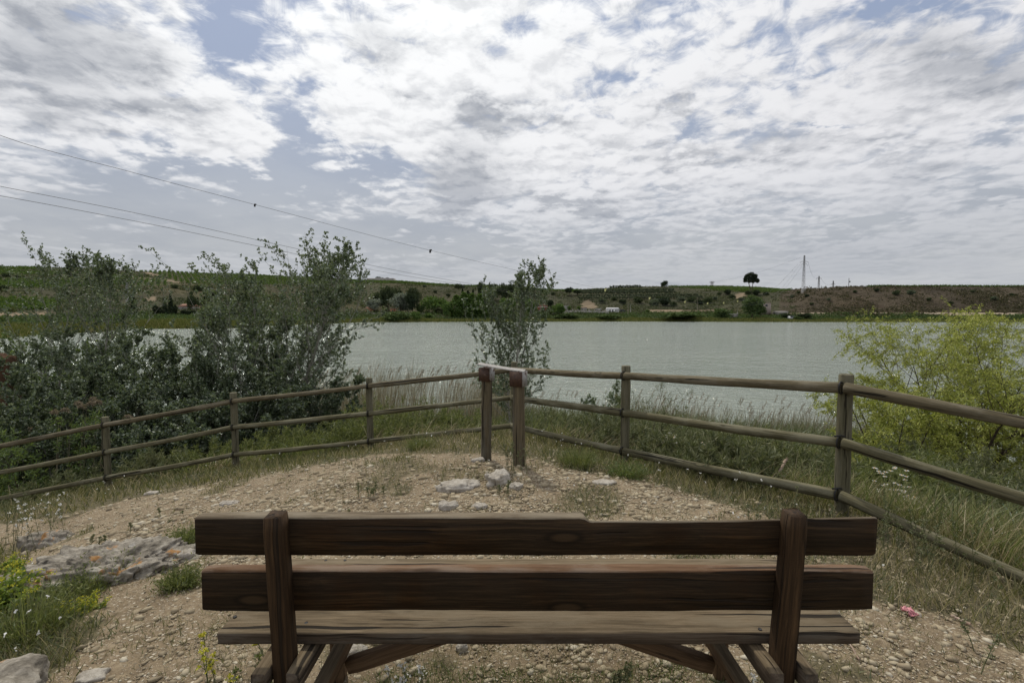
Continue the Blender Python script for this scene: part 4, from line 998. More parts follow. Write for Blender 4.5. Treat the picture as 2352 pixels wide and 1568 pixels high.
    # green turf strip under the front of the bench
    def strip(X, Y, Z, g, of, r):
        px, py = proj(X, Y, Z); a = (((px - 1180) / 420) ** 2 + ((py - 1600) / 60) ** 2 < 1) | (((px - 1560) / 190) ** 2 + ((py - 1590) / 75) ** 2 < 1) | (((px - 1000) / 180) ** 2 + ((py - 1575) / 50) ** 2 < 1); return a * .9
    field('turf_strip', 'bright short turf growing beneath the bench', 'grass', M['bright_leaf'], 60000, 1.2, 2.2,
          lambda X, Y, g, of, r: .045 + 0 * X, lambda r: .0028 + 0 * r, strip, (.1, .8), (.1, .7), 2)
    # reeds along the near shore
    def reeds(name, label, mat, n, a0, a1, r0, r1, h0, h1, w, lean, curve, zlo=WATER - .35, zhi=WATER + .9):
        X, Y, r = polar(rng, n, r0, r1, a0, a1, 2); Z = ground(X, Y); k = (Z > zlo) & (Z < zhi); X, Y, Z = X[k], Y[k], Z[k]; m = len(X)
        dn = np.clip(.5 + fbm(X * .35, Y * .35, 3, 61) * 1.5, .08, 1); k = rng.uniform(0, 1, m) < dn; X, Y, Z = X[k], Y[k], Z[k]; m = len(X)
        h = rng.uniform(h0, h1, m) * (.75 + .5 * np.clip(.5 + fbm(X * .5, Y * .5, 2, 65), 0, 1)); az = rng.normal(0, .5, m) + np.pi * (rng.uniform(0, 1, m) < .2)
        V, Fc = blades(rng, np.stack([X, Y, Z], 1), h, w, rng.uniform(0, lean, m), az, rng.uniform(0, curve, m), 3)
        tag(link(name, npmesh(name, V, Fc), mat), label, 'reeds', kind='stuff'); return X, Y, Z, h
    reeds('dry_reeds', 'tall pale dry reeds standing at the lake edge left of the sign stand', M['reed'], 8000, -.42, .02, 17, 26, 1.9, 3.1, .018, .16, .35, WATER - .5, WATER + 1.3)
    reeds('dry_reeds', 'low dry reeds along the lake edge right of the sign stand', M['reed'], 7000, .02, .72, 17, 27, .6, 1.6, .016, .16, .35, WATER - .3, WATER + .9)
    reeds('green_reeds', 'dark green reed leaves at the foot of the dry reeds', M['reed_green'], 30000, -.55, .75, 15, 26, .5, 1.15, .026, .5, 1.2, WATER - .1, WATER + 1.5)
    reeds('bank_reeds', 'reeds filling the lake edge behind the left thicket', M['reed_green'], 9000, -.95, -.42, 17, 27, .8, 1.8, .024, .3, .6)
    X, Y, r = polar(rng, 900, 17, 26, -.42, .62, 2); Z = ground(X, Y); k = (Z > WATER - .4) & (Z < WATER + 1.1); X, Y, Z = X[k], Y[k], Z[k]
    left = X < .5; h = np.where(left, rng.uniform(1.8, 2.9, len(X)), rng.uniform(.9, 1.8, len(X))); k = rng.uniform(0, 1, len(X)) < np.where(left, .45, .18); X, Y, Z, h = X[k], Y[k], Z[k], h[k]
    P = []; D = []
    for q in range(26):
        P.append(np.stack([X + q * .006, Y, Z + h - .28 + q * .012], 1)); D.append(np.stack([rng.normal(.5, .5, len(X)), rng.normal(0, .5, len(X)), rng.uniform(.2, 1, len(X))], 1))
    V, Fc = leaves(rng, np.concatenate(P), np.concatenate(D), .09, .02)
    S1, F1 = blades(rng, np.stack([X, Y, Z], 1), h - .1, .016, .03, rng.uniform(0, 6, len(X)), .1, 3)
    m = MB(); m.add(V, Fc); m.add(S1, F1)
    tag(m.build('reed_plumes', M['plume']), 'brown feathery plumes above the lakeside reeds', 'reeds', kind='stuff')
    # giant cane, lower right beyond the fence
    X = rng.uniform(4.6, 9.5, 2600); Y = rng.uniform(4.0, 9.0, 2600); Z = ground(X, Y); px, py = proj(X, Y, Z)
    k = (px > 2060) & (outside_fence(X, Y) > 1.5) & (rng.uniform(0, 1, 2600) < np.clip(.5 + fbm(X, Y, 2, 88), 0, 1)); X, Y, Z = X[k], Y[k], Z[k]
    V, Fc = blades(rng, np.stack([X, Y, Z], 1), rng.uniform(.35, .85, len(X)), .02, rng.uniform(.1, .5, len(X)), rng.normal(.3, .8, len(X)), rng.uniform(.7, 1.9, len(X)), 4)
    tag(link('cane_leaves', npmesh('cane_leaves', V, Fc), M['cane']), 'dark green arching cane leaves beyond the right rails', 'cane', kind='stuff')
    # tiny flowers sprinkled in the meadow
    X, Y, r = polar(rng, 1500, 2.2, 10); Z = ground(X, Y); g = grassy(X, Y, Z); k = (g > .5) & (rng.uniform(0, 1, 1500) < np.clip(fbm(X * .8, Y * .8, 2, 95) * 2 + .12, 0, .5)); X, Y, Z = X[k], Y[k], Z[k]
    P = np.stack([X, Y, Z + rng.uniform(.08, .22, len(X))], 1); P = np.repeat(P, 3, 0)
    V, Fc = leaves(rng, P, rng.normal(size=P.shape), .012, .010)
    tag(link('white_flowers', npmesh('white_flowers', V, Fc), M['white_petal']), 'tiny white flowers sprinkled through the meadow', 'flowers', kind='stuff')
build_grass()

# -- single plants
def tuft(seed, n, R, H, lean, curve, w, seg=4):
    rng = np.random.default_rng(seed); a = rng.uniform(0, 6.283, n); r = R * np.sqrt(rng.uniform(0, 1, n)) * .35
    return blades(rng, np.stack([r * np.cos(a), r * np.sin(a), np.full(n, -.02)], 1), rng.uniform(.5, 1.1, n) * H, w, np.clip(rng.normal(lean * .6, lean * .4, n), 0, 1.4), a + rng.normal(0, .5, n), rng.uniform(0, curve, n), seg)
def heads(rng, pts, R, n, L, W):
    P = np.repeat(np.asarray(pts), n, 0); P = P + rng.normal(0, R, P.shape) * np.array([1, 1, .35]); return leaves(rng, P, rng.normal(size=P.shape), L, W)
def feather_bush(seed, H, R):
    """many fine upright twigs with thread leaves"""
    rng = np.random.default_rng(seed); V, Fc = tuft(seed, 90, R * 1.7, H * 1.2, .75, .7, .009, 4); m = MB(); m.add(V, Fc)
    tips = V.reshape(90, -1, 3); P = []
    for a, b in ((2, 4), (4, 6), (6, 8)):
        A = tips[:, a]; B = tips[:, min(b, tips.shape[1] - 1)]; t = rng.uniform(0, 1, (90, 32, 1)); P.append((A[:, None] * (1 - t) + B[:, None] * t).reshape(-1, 3))
    P = np.concatenate(P); V2, F2 = leaves(rng, P, rng.normal(0, .6, P.shape) + np.array([.15, 0, .6]), rng.uniform(.04, .12, len(P)), .013)
    return m, V2, F2
def place(name, loc, label, cat, group, partlist, rotz=0):
    e = empty(name, loc, label, cat, group); e.rotation_euler = (0, 0, rotz)
    for (pn, V, Fc, mat) in partlist:
        o = link(pn, npmesh(pn, V, Fc), mat); o.parent = e
    return e
def near_plants():
    rng = np.random.default_rng(123)
    # feathery bushes outside the fence: picture x, distance, height, radius
    FB = [(900, 9.5, .95, .75, 'bright feathery green bush behind the fourth fence post, largest in front of the reeds', 'feather_green'),
          (975, 9.0, .75, .6, 'feathery green bush between the fourth fence post and the sign stand', 'feather_green'),
          (1080, 8.6, .5, .5, 'low feathery bush just left of the left sign post, beyond the rails', 'feather_green'),
          (1290, 7.6, .55, .5, 'dark green low bush behind the lowest rail right of the sign stand', 'herb'),
          (1500, 7.0, .75, .5, 'twiggy grey-green bush close right of the fifth fence post', 'herb'),
          (1600, 7.6, .6, .5, 'grey-green bush beyond the rails, left of the white daisies', 'herb'),
          (1560, 5.2, .38, .42, 'dark leafy bush behind the lowest rail near the sprawling green herbs', 'herb'),
          (1690, 4.7, .40, .45, 'dark green leafy bush inside the lowest rail before the right fence post', 'herb'),
          (1870, 6.6, .55, .5, 'windblown feathery bush left of the right fence post', 'feather_green'),
          (2050, 7.0, .8, .6, 'grey-green feathery bush just right of the right fence post', 'feather_green'),
          (2140, 7.6, .9, .7, 'tall feathery bush below the willow boughs', 'feather_green'),
          (2240, 6.6, .7, .6, 'feathery bush beside the dark cane', 'herb'),
          (470, 8.4, .55, .6, 'pale feathery bush behind the rails left of the third post', 'feather_green'),
          (640, 8.6, .6, .6, 'soft green bush under the broad poplar, behind the rails', 'feather_green'),
          (760, 8.8, .6, .55, 'soft green bush between the broad poplar and the fourth post', 'feather_green'),
          (190, 8.2, .55, .55, 'grey feathery bush behind the second fence post', 'herb'),
          (1180, 10.5, .5, .6, 'grey-green bush at the foot of the slender poplar', 'herb'),
          (840, 8.2, .7, .6, 'feathery green bush hugging the fourth fence post', 'feather_green'), (1000, 12.5, .9, .9, 'broad green bush before the dry reeds, left of the sign stand', 'feather_green'), (1270, 10.5, .8, .7, 'grey-green bush between the middle and top rail right of the sign stand', 'herb'),
          (1350, 9.0, .7, .6, 'grey-green bush left of the fifth post behind the middle rail', 'herb'), (1400, 6.6, .5, .5, 'dark low bush just behind the fifth fence post', 'herb'), (1760, 9.5, .8, .8, 'pale feathery bush behind the middle rail left of the right post', 'feather_green'),
          (1670, 11.0, .7, .8, 'dull green bush before the low reeds above the daisies', 'herb'), (1560, 12.0, .8, .9, 'dull green bush before the low reeds right of the fine-leaved bush', 'herb'), (1840, 5.6, .5, .5, 'dense grey-green bush left of the right post behind the lowest rail', 'herb'),
          (2110, 5.6, .6, .5, 'dense feathery bush between the daisy clumps and the right post', 'feather_green'), (2290, 5.2, .6, .55, 'feathery bush at the right edge above the sloping lowest rail', 'herb'), (2200, 8.8, 1.0, .9, 'broad bush in the shade of the yellow-green willow', 'herb'),
          (90, 7.9, .5, .5, 'grey-green bush behind the lowest rail left of the second post', 'herb'), (350, 7.9, .5, .55, 'dusty green bush behind the lowest rail between the second and third posts', 'herb')]
    for i, (px, Y, H, R, lab, mt) in enumerate(FB):
        loc = base_at(px, Y); m, V, Fc = feather_bush(200 + i, H, R)
        e = empty('feathery_bush', loc, lab, 'bush', 'bushes on the slope outside the fence')
        o = link('stems', m.mesh('stems'), M['herb']); o.parent = e
        o = link('foliage', npmesh('foliage', V, Fc), M[mt]); o.parent = e
    # rounded green tufts by the path edge
    for i, (px, py, H, R, lab) in enumerate([(965, 1030, .20, .28, 'dense dark green tuft behind the lowest rail left of the sign stand'), (1330, 1068, .22, .3, 'dense green tuft right of the sign stand at the fence foot'),
                                             (1440, 1092, .16, .3, 'light green sprawling plant at the foot of the fifth fence post'), (235, 1345, .17, .26, 'ferny green plant growing against the boulder'),
                                             (170, 1372, .15, .22, 'darker ferny plant at the lower left of the boulder'), (432, 1250, .13, .2, 'ferny green plant between the boulder and the bench end'),
                                             (60, 1475, .26, .3, 'clump of long green grass blades in the lower left corner'), (415, 1345, .14, .12, 'thin grass tuft below the boulder beside the bench end')]):
        p = ghit(px, py); V, Fc = tuft(300 + i, 700, R, H, 1.0, .8, .004, 3); rg = np.random.default_rng(i)
        V2, F2 = leaves(rg, V[rg.integers(0, len(V), 1600)] + rg.normal(0, .012, (1600, 3)), rg.normal(0, 1, (1600, 3)) + [0, 0, .5], .025, .006)
        place('green_tuft', tuple(p), lab, 'plant', None, [('blades', V, Fc, M['feather_green']), ('leaflets', V2, F2, M['bright_leaf'] if i in (2,) else M['feather_green'])])
    # spurges with yellow heads
    for i, (px, py, H, R, lab) in enumerate([(5, 1425, .26, .15, 'yellow-green spurge at the left edge, biggest and nearest'), (188, 1408, .10, .09, 'small yellow-green spurge on the gravel right of the corner clump'),
                                             (-5, 1330, .18, .14, 'yellow-green spurge higher up the left edge beside the low rock'), (810, 1015, .18, .22, 'yellow-flowering spurge behind the rails left of the fourth post'),
                                             (305, 1112, .14, .16, 'yellow-flowering spurge behind the lowest rail right of the second post'), (1390, 985, .2, .2, 'yellow-green spurge behind the lower rails left of the fifth post'),
                                             (2195, 1185, .2, .22, 'yellow-green spurge in the meadow right of the right fence post'), (1690, 1035, .2, .3, 'loose yellow-flowered plant beyond the rails below the daisies')]):
        p = ghit(px, py); rg = np.random.default_rng(400 + i); n = 60
        V, Fc = tuft(400 + i, n, R * 1.5, H, .7, .4, .004, 4); T = V.reshape(n, -1, 3)
        P = []
        for a in (2, 4, 6): P.append(np.repeat(T[:, a], 16, 0))
        P = np.concatenate(P) + rg.normal(0, H * .06, (n * 48, 3)); LV, LF = leaves(rg, P, rg.normal(0, 1, P.shape) + [0, 0, .3], max(.013, H * .13), max(.007, H * .075))
        HV, HF = heads(rg, T[:, -1], H * .05, 9, max(.009, H * .045), max(.009, H * .04))
        place('spurge_plant', tuple(p), lab, 'plant', 'yellow-green spurges', [('stems', V, Fc, M['herb']), ('leaves', LV, LF, M['euph_leaf']), ('flower_heads', HV, HF, M['yellow_head'])])
    # daisies
    for i, (px, py, Y, R, lab) in enumerate([(1622, 1003, 5.9, .13, 'white daisy clump above the middle rail left of the right fence post'), (1538, 990, 6.1, .10, 'smaller white daisy clump left of the larger one'), (2045, 1068, 4.9, .16, 'white daisy clump right of the right fence post'),
                                             (2085, 1118, 4.7, .16, 'looser white daisy clump below the other one right of the post')]):
        top = at(px, py, Y); x = top[0]; g = gz(x, Y); H = max(.2, top[2] - g); rg = np.random.default_rng(500 + i); n = 22
        V, Fc = tuft(500 + i, n, R * 1.3, H * .92, .16, .15, .004, 4); T = V.reshape(n, -1, 3)[:, -1]
        ang = np.linspace(0, 2 * np.pi, 11, endpoint=False); P = np.repeat(T, 11, 0); a = np.tile(ang, n)
        D = np.stack([np.cos(a), np.sin(a), .15 + 0 * a], 1) + rg.normal(0, .12, (n * 11, 3)); PV, PF = leaves(rg, P, D, .024, .011)
        m = MB()
        for t in T: m.tube([t - [0, 0, .002], t + [0, 0, .005]], .0055, 6)
        e = place('daisy_clump', (x, Y, g), lab, 'flowers', 'white daisies', [('stems', V, Fc, M['herb']), ('petals', PV, PF, M['white_petal'])])
        o = link('flower_centres', m.mesh('flower_centres'), M['orange_petal']); o.parent = e
    # tall flower stalks
    def stalk(px, py, H, lab, n=5, head='white_petal', sp=.10, mat='herb', hn=10, hs=.012):
        p = ghit(px, py); rg = np.random.default_rng(int(px * 3 + py)); m = MB(); hp = []; lv = []
        for k in range(n):
            az = rg.uniform(0, 6.28); b = branch(rg, (rg.normal(0, sp * .25), rg.normal(0, sp * .25), -.02), (math.cos(az) * .14, math.sin(az) * .14, 1), H * rg.uniform(.65, 1.05), 7, .05, .1)
            m.tube(b, np.linspace(.0028, .0012, 8), 4, False); hp.append(b[-1])
            for t in (.35, .5, .62, .75, .88):
                q, d = along(b, t); az2 = rg.uniform(0, 6.28); e_ = branch(rg, q, d + np.array([math.cos(az2), math.sin(az2), .2]) * .55, H * .11 * rg.uniform(.6, 1.4), 3, .08, .2); m.tube(e_, np.linspace(.0014, .0008, 4), 3, False)
                if t > .45: hp.append(e_[-1])
                lv.append(q)
        HV, HF = heads(rg, hp, hs * .35, hn, hs, hs * .7); LV, LF = heads(rg, lv, .006, 3, .03, .004)
        e = empty('flower_stalks', tuple(p), lab, 'plant', 'thin flowering stalks')
        o = link('stems', m.mesh('stems'), M['herb']); o.parent = e
        o = link('flower_heads', npmesh('flower_heads', HV, HF), M[head]); o.parent = e
        o = link('leaves', npmesh('leaves', LV, LF), M[mat]); o.parent = e
    stalk(75, 1265, .50, 'tall thin stalks with white flowers at the left edge, over the gravel path', 8, 'white_petal', .5, hn=6, hs=.014)
    stalk(20, 1250, .62, 'tallest thin green stalks at the left edge crossing the low rails', 5, 'herb', .3)
    stalk(520, 1590, .22, 'yellow-tipped stalks rising in front of the left end of the seat', 5, 'yellow_head', .3)
    stalk(575, 1600, .20, 'ferny green stalks beside the left bench foot', 6, 'feather_green', .3)
    stalk(940, 1600, .16, 'pale rocket flowers under the left brace of the bench', 4, 'white_petal', .15, hn=4, hs=.014)
    stalk(1410, 1600, .14, 'bare green stalks under the seat right of the middle', 4, 'herb', .2)
    stalk(1700, 1590, .14, 'white-tipped stalk under the right end of the seat', 3, 'white_petal', .1, hn=4)
    stalk(1185, 1090, .30, 'thin green stalks growing between the two sign posts', 6, 'herb', .3)
    stalk(1910, 1250, .34, 'slender seedy stalks under the low rail left of the right bench end', 7, 'herb', .5)
    stalk(1780, 1240, .22, 'slender stalks at the grass edge above the right part of the bench', 6, 'herb', .4)
    stalk(2100, 1330, .42, 'tall slender seedy stalks in front of the sloping low rail', 9, 'herb', .7)
    stalk(2090, 1290, .30, 'dry branching stalk right of the bench end', 5, 'herb', .3)
    stalk(2215, 1520, .20, 'thin leaning stalk in the lower right gravel', 2, 'herb', .2)
    stalk(860, 1135, .12, 'little dark stalks in the gravel left of the flat pale stone', 6, 'herb', .3)
    stalk(1155, 1140, .14, 'small green stalk in front of the peaked stone', 3, 'herb', .1)
    stalk(640, 1235, .14, 'row of thin green stalks behind the left end of the bench', 9, 'herb', .9)
    stalk(330, 1222, .13, 'short green stalks along the top of the boulder', 9, 'herb', 1.0)
    # plumes in the left thicket
    for i, (px, py) in enumerate([(115, 945), (140, 940), (170, 925), (178, 932), (200, 925), (217, 922), (285, 955), (205, 915), (60, 985)]):
        Y = 8.9 + .1 * i; t = at(px, py, Y); g = gz(t[0], Y); H = t[2] - g; rg = np.random.default_rng(600 + i)
        V, Fc = blades(rg, np.zeros((2, 3)), H, .010, .04, np.array([0., 1.]), .1, 4)
        P = np.zeros((150, 3)); q = rg.uniform(0, 1, 150); P[:, 0] = q * .12 + rg.normal(0, .012, 150); P[:, 1] = rg.normal(0, .02, 150); P[:, 2] = H - .02 + .06 * np.sin(q * 2.6) - q * .05 + rg.normal(0, .012, 150)
        HV, HF = leaves(rg, P, rg.normal(0, .5, (150, 3)) + [.8, 0, -.3], .05, .010)
        place('reed_stem', (t[0], Y, g), 'reed with a drooping brown plume in the left thicket, %s from the left' % ('second third fourth sixth seventh eighth ninth fifth first'.split()[i]), 'reed', 'brown plumed reeds in the left thicket', [('stem', V, Fc, M['reed']), ('plume', HV, HF, M['plume'])])
    # dead sticks and litter
    def stick(name, a, b, r, lab, cat='stick'):
        m = MB(); A = np.array(a); B = np.array(b); rg = np.random.default_rng(int(abs(A[0]) * 1000)); ts = np.linspace(0, 1, 9)[:, None]
        P = A * (1 - ts) + B * ts + rg.normal(0, r * .35, (9, 3)); m.tube(P, np.linspace(r * .6, r, 9), 7)
        c = A; o = m.build(name, M['stick']); tag(o, lab, cat)
    stick('dead_stick', tuple(at(1768, 1112, 4.3)), tuple(at(1808, 1052, 4.6)), .014, 'pale dead stick leaning up behind the lowest rail')
    g1 = ghit(2060, 1195); 
    p = ghit(2185, 1418); q = ghit(2228, 1440)
    stick('dead_stick', (p[0], p[1], p[2] + .012), (q[0], q[1], q[2] + .012), .008, 'pale split stick lying on the gravel at the lower right')
    p = ghit(1985, 1540); q = ghit(2020, 1620)
    stick('dead_stick', tuple(ghit(1942, 1470) + [0, 0, .01]), tuple(ghit(1975, 1525) + [0, 0, .01]), .004, 'thin pale stem lying below the right end of the seat')
    # crumpled pink wrapper
    p = ghit(2087, 1413); rg = np.random.default_rng(9); n = 7; xs = np.linspace(-.5, .5, n)
    Xg, Yg = np.meshgrid(xs * .046, xs * .054); Zg = rg.uniform(0, .022, (n, n)) + .01
    V = np.stack([Xg + rg.normal(0, .003, (n, n)), Yg + rg.normal(0, .003, (n, n)), Zg], -1).reshape(-1, 3)
    i = np.arange(n - 1)[:, None] * n; j = np.arange(n - 1)[None]; Q = np.stack([i + j, i + j + 1, i + n + j + 1, i + n + j], -1).reshape(-1, 4)
    o = link('plastic_wrapper', npmesh('plastic_wrapper', V, [Q]), M['pink'], loc=tuple(p)); md = o.modifiers.new('thickness', 'SOLIDIFY'); md.thickness = .0015
    o.rotation_euler = (.25, 0, .1); tag(o, 'crumpled pink plastic wrapper on the gravel right of the bench', 'litter')
near_plants()

# ------------------------------------------------------------------ far shore and hills
VINES = [[(-500, 600), (95, 600), (95, 621), (-500, 622)], [(-500, 624), (95, 624), (200, 628), (95, 632), (-500, 631)], [(-500, 640), (200, 645), (210, 661), (-500, 664)],
         [(-500, 685), (110, 686), (150, 700), (100, 712), (-500, 712)],
         [(262, 634), (330, 640), (385, 648), (398, 655), (340, 658), (255, 656)], [(300, 600), (700, 600), (1330, 600), (1330, 672), (1100, 659), (850, 650), (700, 653), (520, 656), (420, 651), (392, 640), (360, 632), (330, 626), (300, 622)],
         [(1500, 600), (1822, 600), (1815, 667), (1760, 674), (1700, 672), (1600, 663), (1540, 660)]]
GRASSB = [(-500, 733), (90, 733), (300, 724), (520, 724), (560, 726), (800, 733), (1000, 733), (1300, 727), (1400, 722), (1640, 720), (1750, 728), (1860, 726), (2900, 727), (2900, 800), (-500, 800)]
BARE = [[(325, 624), (345, 625), (372, 634), (352, 636)], [(385, 642), (412, 648), (405, 651), (380, 645)], [(-500, 716), (95, 717), (140, 722), (95, 731), (-500, 730)], [(300, 636), (390, 641), (392, 643), (300, 638)],
        [(1340, 692), (1352, 689), (1366, 694), (1371, 708), (1334, 710)], [(1485, 712), (1640, 712), (1640, 716), (1485, 717)], [(150, 655), (190, 648), (190, 656), (160, 660)],
        [(1690, 676), (1712, 673), (1718, 680), (1685, 686)], [(1900, 716), (2000, 717), (2352, 720), (2352, 721), (1900, 719)], [(335, 683), (360, 680), (362, 690), (340, 692)]]
def zone_of(px, py, X, Y):
    jx = px + fbm(X * .08, Y * .08, 3, 7) * 10; jy = py + fbm(X * .08, Y * .08, 3, 8) * 3
    z = np.zeros(len(px), int)                                # 0 scrub
    for P in VINES: z[inpoly(jx, jy, P)] = 1
    z[inpoly(jx, jy, GRASSB)] = 2
    for P in BARE: z[inpoly(jx, jy, P)] = 3
    z[(z == 0) & (jx < 1640) & (jx > 560) & (jy > 716) & (jy < 734)] = 4
    return z
def build_far():
    us = np.linspace((-420 - 1176) / F, (2860 - 1176) / F, 520); ss = np.concatenate([np.linspace(0, 1, 4)[:-1], np.linspace(1, NK - 3 + .0, 190), [NK - 2.5, NK - 2, NK - 1.001]])
    U, Sg = np.meshgrid(us, ss); X, Y, Z = far_us(U.ravel(), Sg.ravel()); px, py = proj(X, Y, Z); z = zone_of(px, py, X, Y)
    z[(Sg.ravel() > NK - 2.9) & (z == 0)] = 1
    base = np.array([(.055, .056, .030), (.065, .062, .032), (.050, .065, .024), (.23, .18, .12), (.055, .058, .032)])[z]
    base = np.where(((z == 0) & (px > 1790))[:, None], np.array([.066, .053, .036]), base)
    n = np.clip(.5 + fbm(X * .06, Y * .06, 4, 19), 0, 1)[:, None]; red = np.clip(fbm(X * .02, Y * .02, 3, 29) * 2, 0, 1)[:, None]
    col = base * (.75 + .5 * n) + (z == 0)[:, None] * (np.array([.016, .006, .0]) * red)
    m = len(us); i = np.arange(len(ss) - 1)[:, None] * m; j = np.arange(m - 1)[None]; q = np.stack([i + j, i + j + 1, i + m + j + 1, i + m + j], -1).reshape(-1, 4)
    me = npmesh('hills', np.stack([X, Y, Z], 1), [q], True); a = me.color_attributes.new('zone', 'FLOAT_COLOR', 'POINT')
    a.data.foreach_set('color', np.concatenate([col, np.ones((len(col), 1))], 1).astype(np.float32).ravel())
    tag(link('hills', me, M['far']), kind='structure')
    # pale dirt track along the foot of the right hill
    pts = [fhit(px_, 722.5) for px_ in range(1785, 2420, 12)]; m_ = MB(); V = []
    for p in pts: V += [(p[0], p[1] - 2.0, fz(p[0], p[1] - 2.0) + .25), (p[0], p[1] + 2.6, fz(p[0], p[1] + 2.6) + .35)]
    m_.add(V, np.array([[2 * k, 2 * k + 2, 2 * k + 3, 2 * k + 1] for k in range(len(pts) - 1)])); tag(m_.build('dirt_road', M['road']), kind='structure')
    rng = np.random.default_rng(31)
    def sample(n, s0, s1, px0=-400, px1=2800):
        u = (rng.uniform(px0, px1, n) - 1176) / F; s = rng.uniform(s0, s1, n); X, Y, Z = far_us(u, s); px, py = proj(X, Y, Z); return X, Y, Z, zone_of(px, py, X, Y), s
    def tufts(X, Y, Z, h, w, k, up=.3):
        n = len(X); h = np.broadcast_to(h, n); w = np.broadcast_to(w, n)
        P = np.repeat(np.stack([X, Y, Z], 1), k, 0); hh = np.repeat(h, k); ww = np.repeat(w, k)
        P = P + rng.normal(0, .5, P.shape) * np.stack([ww, ww, ww * 0], 1); P[:, 2] += rng.uniform(0, .7, n * k) * hh
        return leaves(rng, P, rng.normal(size=P.shape) + [0, 0, up], hh * .75, ww * .75)
    X, Y, Z, z, s = sample(120000, 2.4, NK - 2.9); dn = np.clip(.5 + fbm(X * .05, Y * .05, 4, 41) * 1.6, .12, 1)
    k = ((z == 0) | (z == 4)) & (rng.uniform(0, 1, len(X)) < dn); X, Y, Z = X[k], Y[k], Z[k]; sz = rng.uniform(.3, 1.0, len(X)) + (rng.uniform(0, 1, len(X)) < .06) * .8
    rt = X / Y > (1800 + fbm(X * .05, Y * .05, 2, 5) * 60 - 1176) / F
    for sel, mt_, lb_ in ((~rt, 'far_scrub', 'low dull green scrub covering the far hillsides left of the pylons'), (rt, 'brown_scrub', 'low brown scrub covering the right hill below the pylons')):
        V, Fc = tufts(X[sel], Y[sel], Z[sel] - .1, sz[sel], sz[sel] * 1.2, 4)
        tag(link('hillside_scrub', npmesh('hillside_scrub', V, Fc), M[mt_]), lb_, 'scrub', kind='stuff')
    # vine rows
    Vs = []; Fs = []; off = 0
    for (px0, px1, th, n) in ((-450, 1350, .62, 170000), (1480, 2860, .35, 90000)):
        X, Y, Z, z, s = sample(n, 3.0 if px0 < 0 else 4.0, NK - 2.2, px0, px1); k = (z == 1) | ((s > NK - 3.05) & (X / Y > (1990 - 1176) / F)) ; X, Y = X[k], Y[k]
        q = X * math.cos(th) + Y * math.sin(th); t = -X * math.sin(th) + Y * math.cos(th); q2 = np.round(q / 3.2) * 3.2 + rng.normal(0, .16, len(q))
        X = q2 * math.cos(th) - t * math.sin(th); Y = q2 * math.sin(th) + t * math.cos(th); Z, s2 = far_xy(X, Y)
        V, Fc = tufts(X, Y, Z + .3, 1.25, .8, 2); Vs.append(V); Fs.append(Fc[0] + off); off += len(V)
    tag(link('vineyard_rows', npmesh('vineyard_rows', np.concatenate(Vs), [np.concatenate(Fs)]), M['far_vine']), 'rows of green grapevines on the far hilltops', 'vineyard', kind='stuff')
    # reed bank at the far water line
    X, Y, Z, z, s = sample(70000, .95, 2.0); k = (Z > WATER - .3); X, Y, Z, s = X[k], Y[k], Z[k], s[k]
    h = rng.uniform(1.0, 2.1, len(X)) * np.clip(.8 + fbm(X * .05, Y * .05, 3, 51), .4, 1.4)
    V, Fc = blades(rng, np.stack([X, Y, Z - .1], 1), h, .16 + Y * .0004, rng.uniform(0, .3, len(X)), rng.uniform(0, 6.28, len(X)), .4, 2)
    tag(link('bank_reeds', npmesh('bank_reeds', V, Fc), M['far_reed']), 'green and yellow reeds along the far lake edge', 'reeds', kind='stuff')
    X, Y, Z, z, s = sample(26000, 2.0, 3.1); k = (z != 3); X, Y, Z = X[k], Y[k], Z[k]; V, Fc = tufts(X, Y, Z, rng.uniform(.4, 1.3, len(X)), 1.0, 3)
    tag(link('bank_bushes', npmesh('bank_bushes', V, Fc), M['far_mid']), 'low green growth between the far reeds and the hill foot', 'undergrowth', kind='stuff')
build_far()

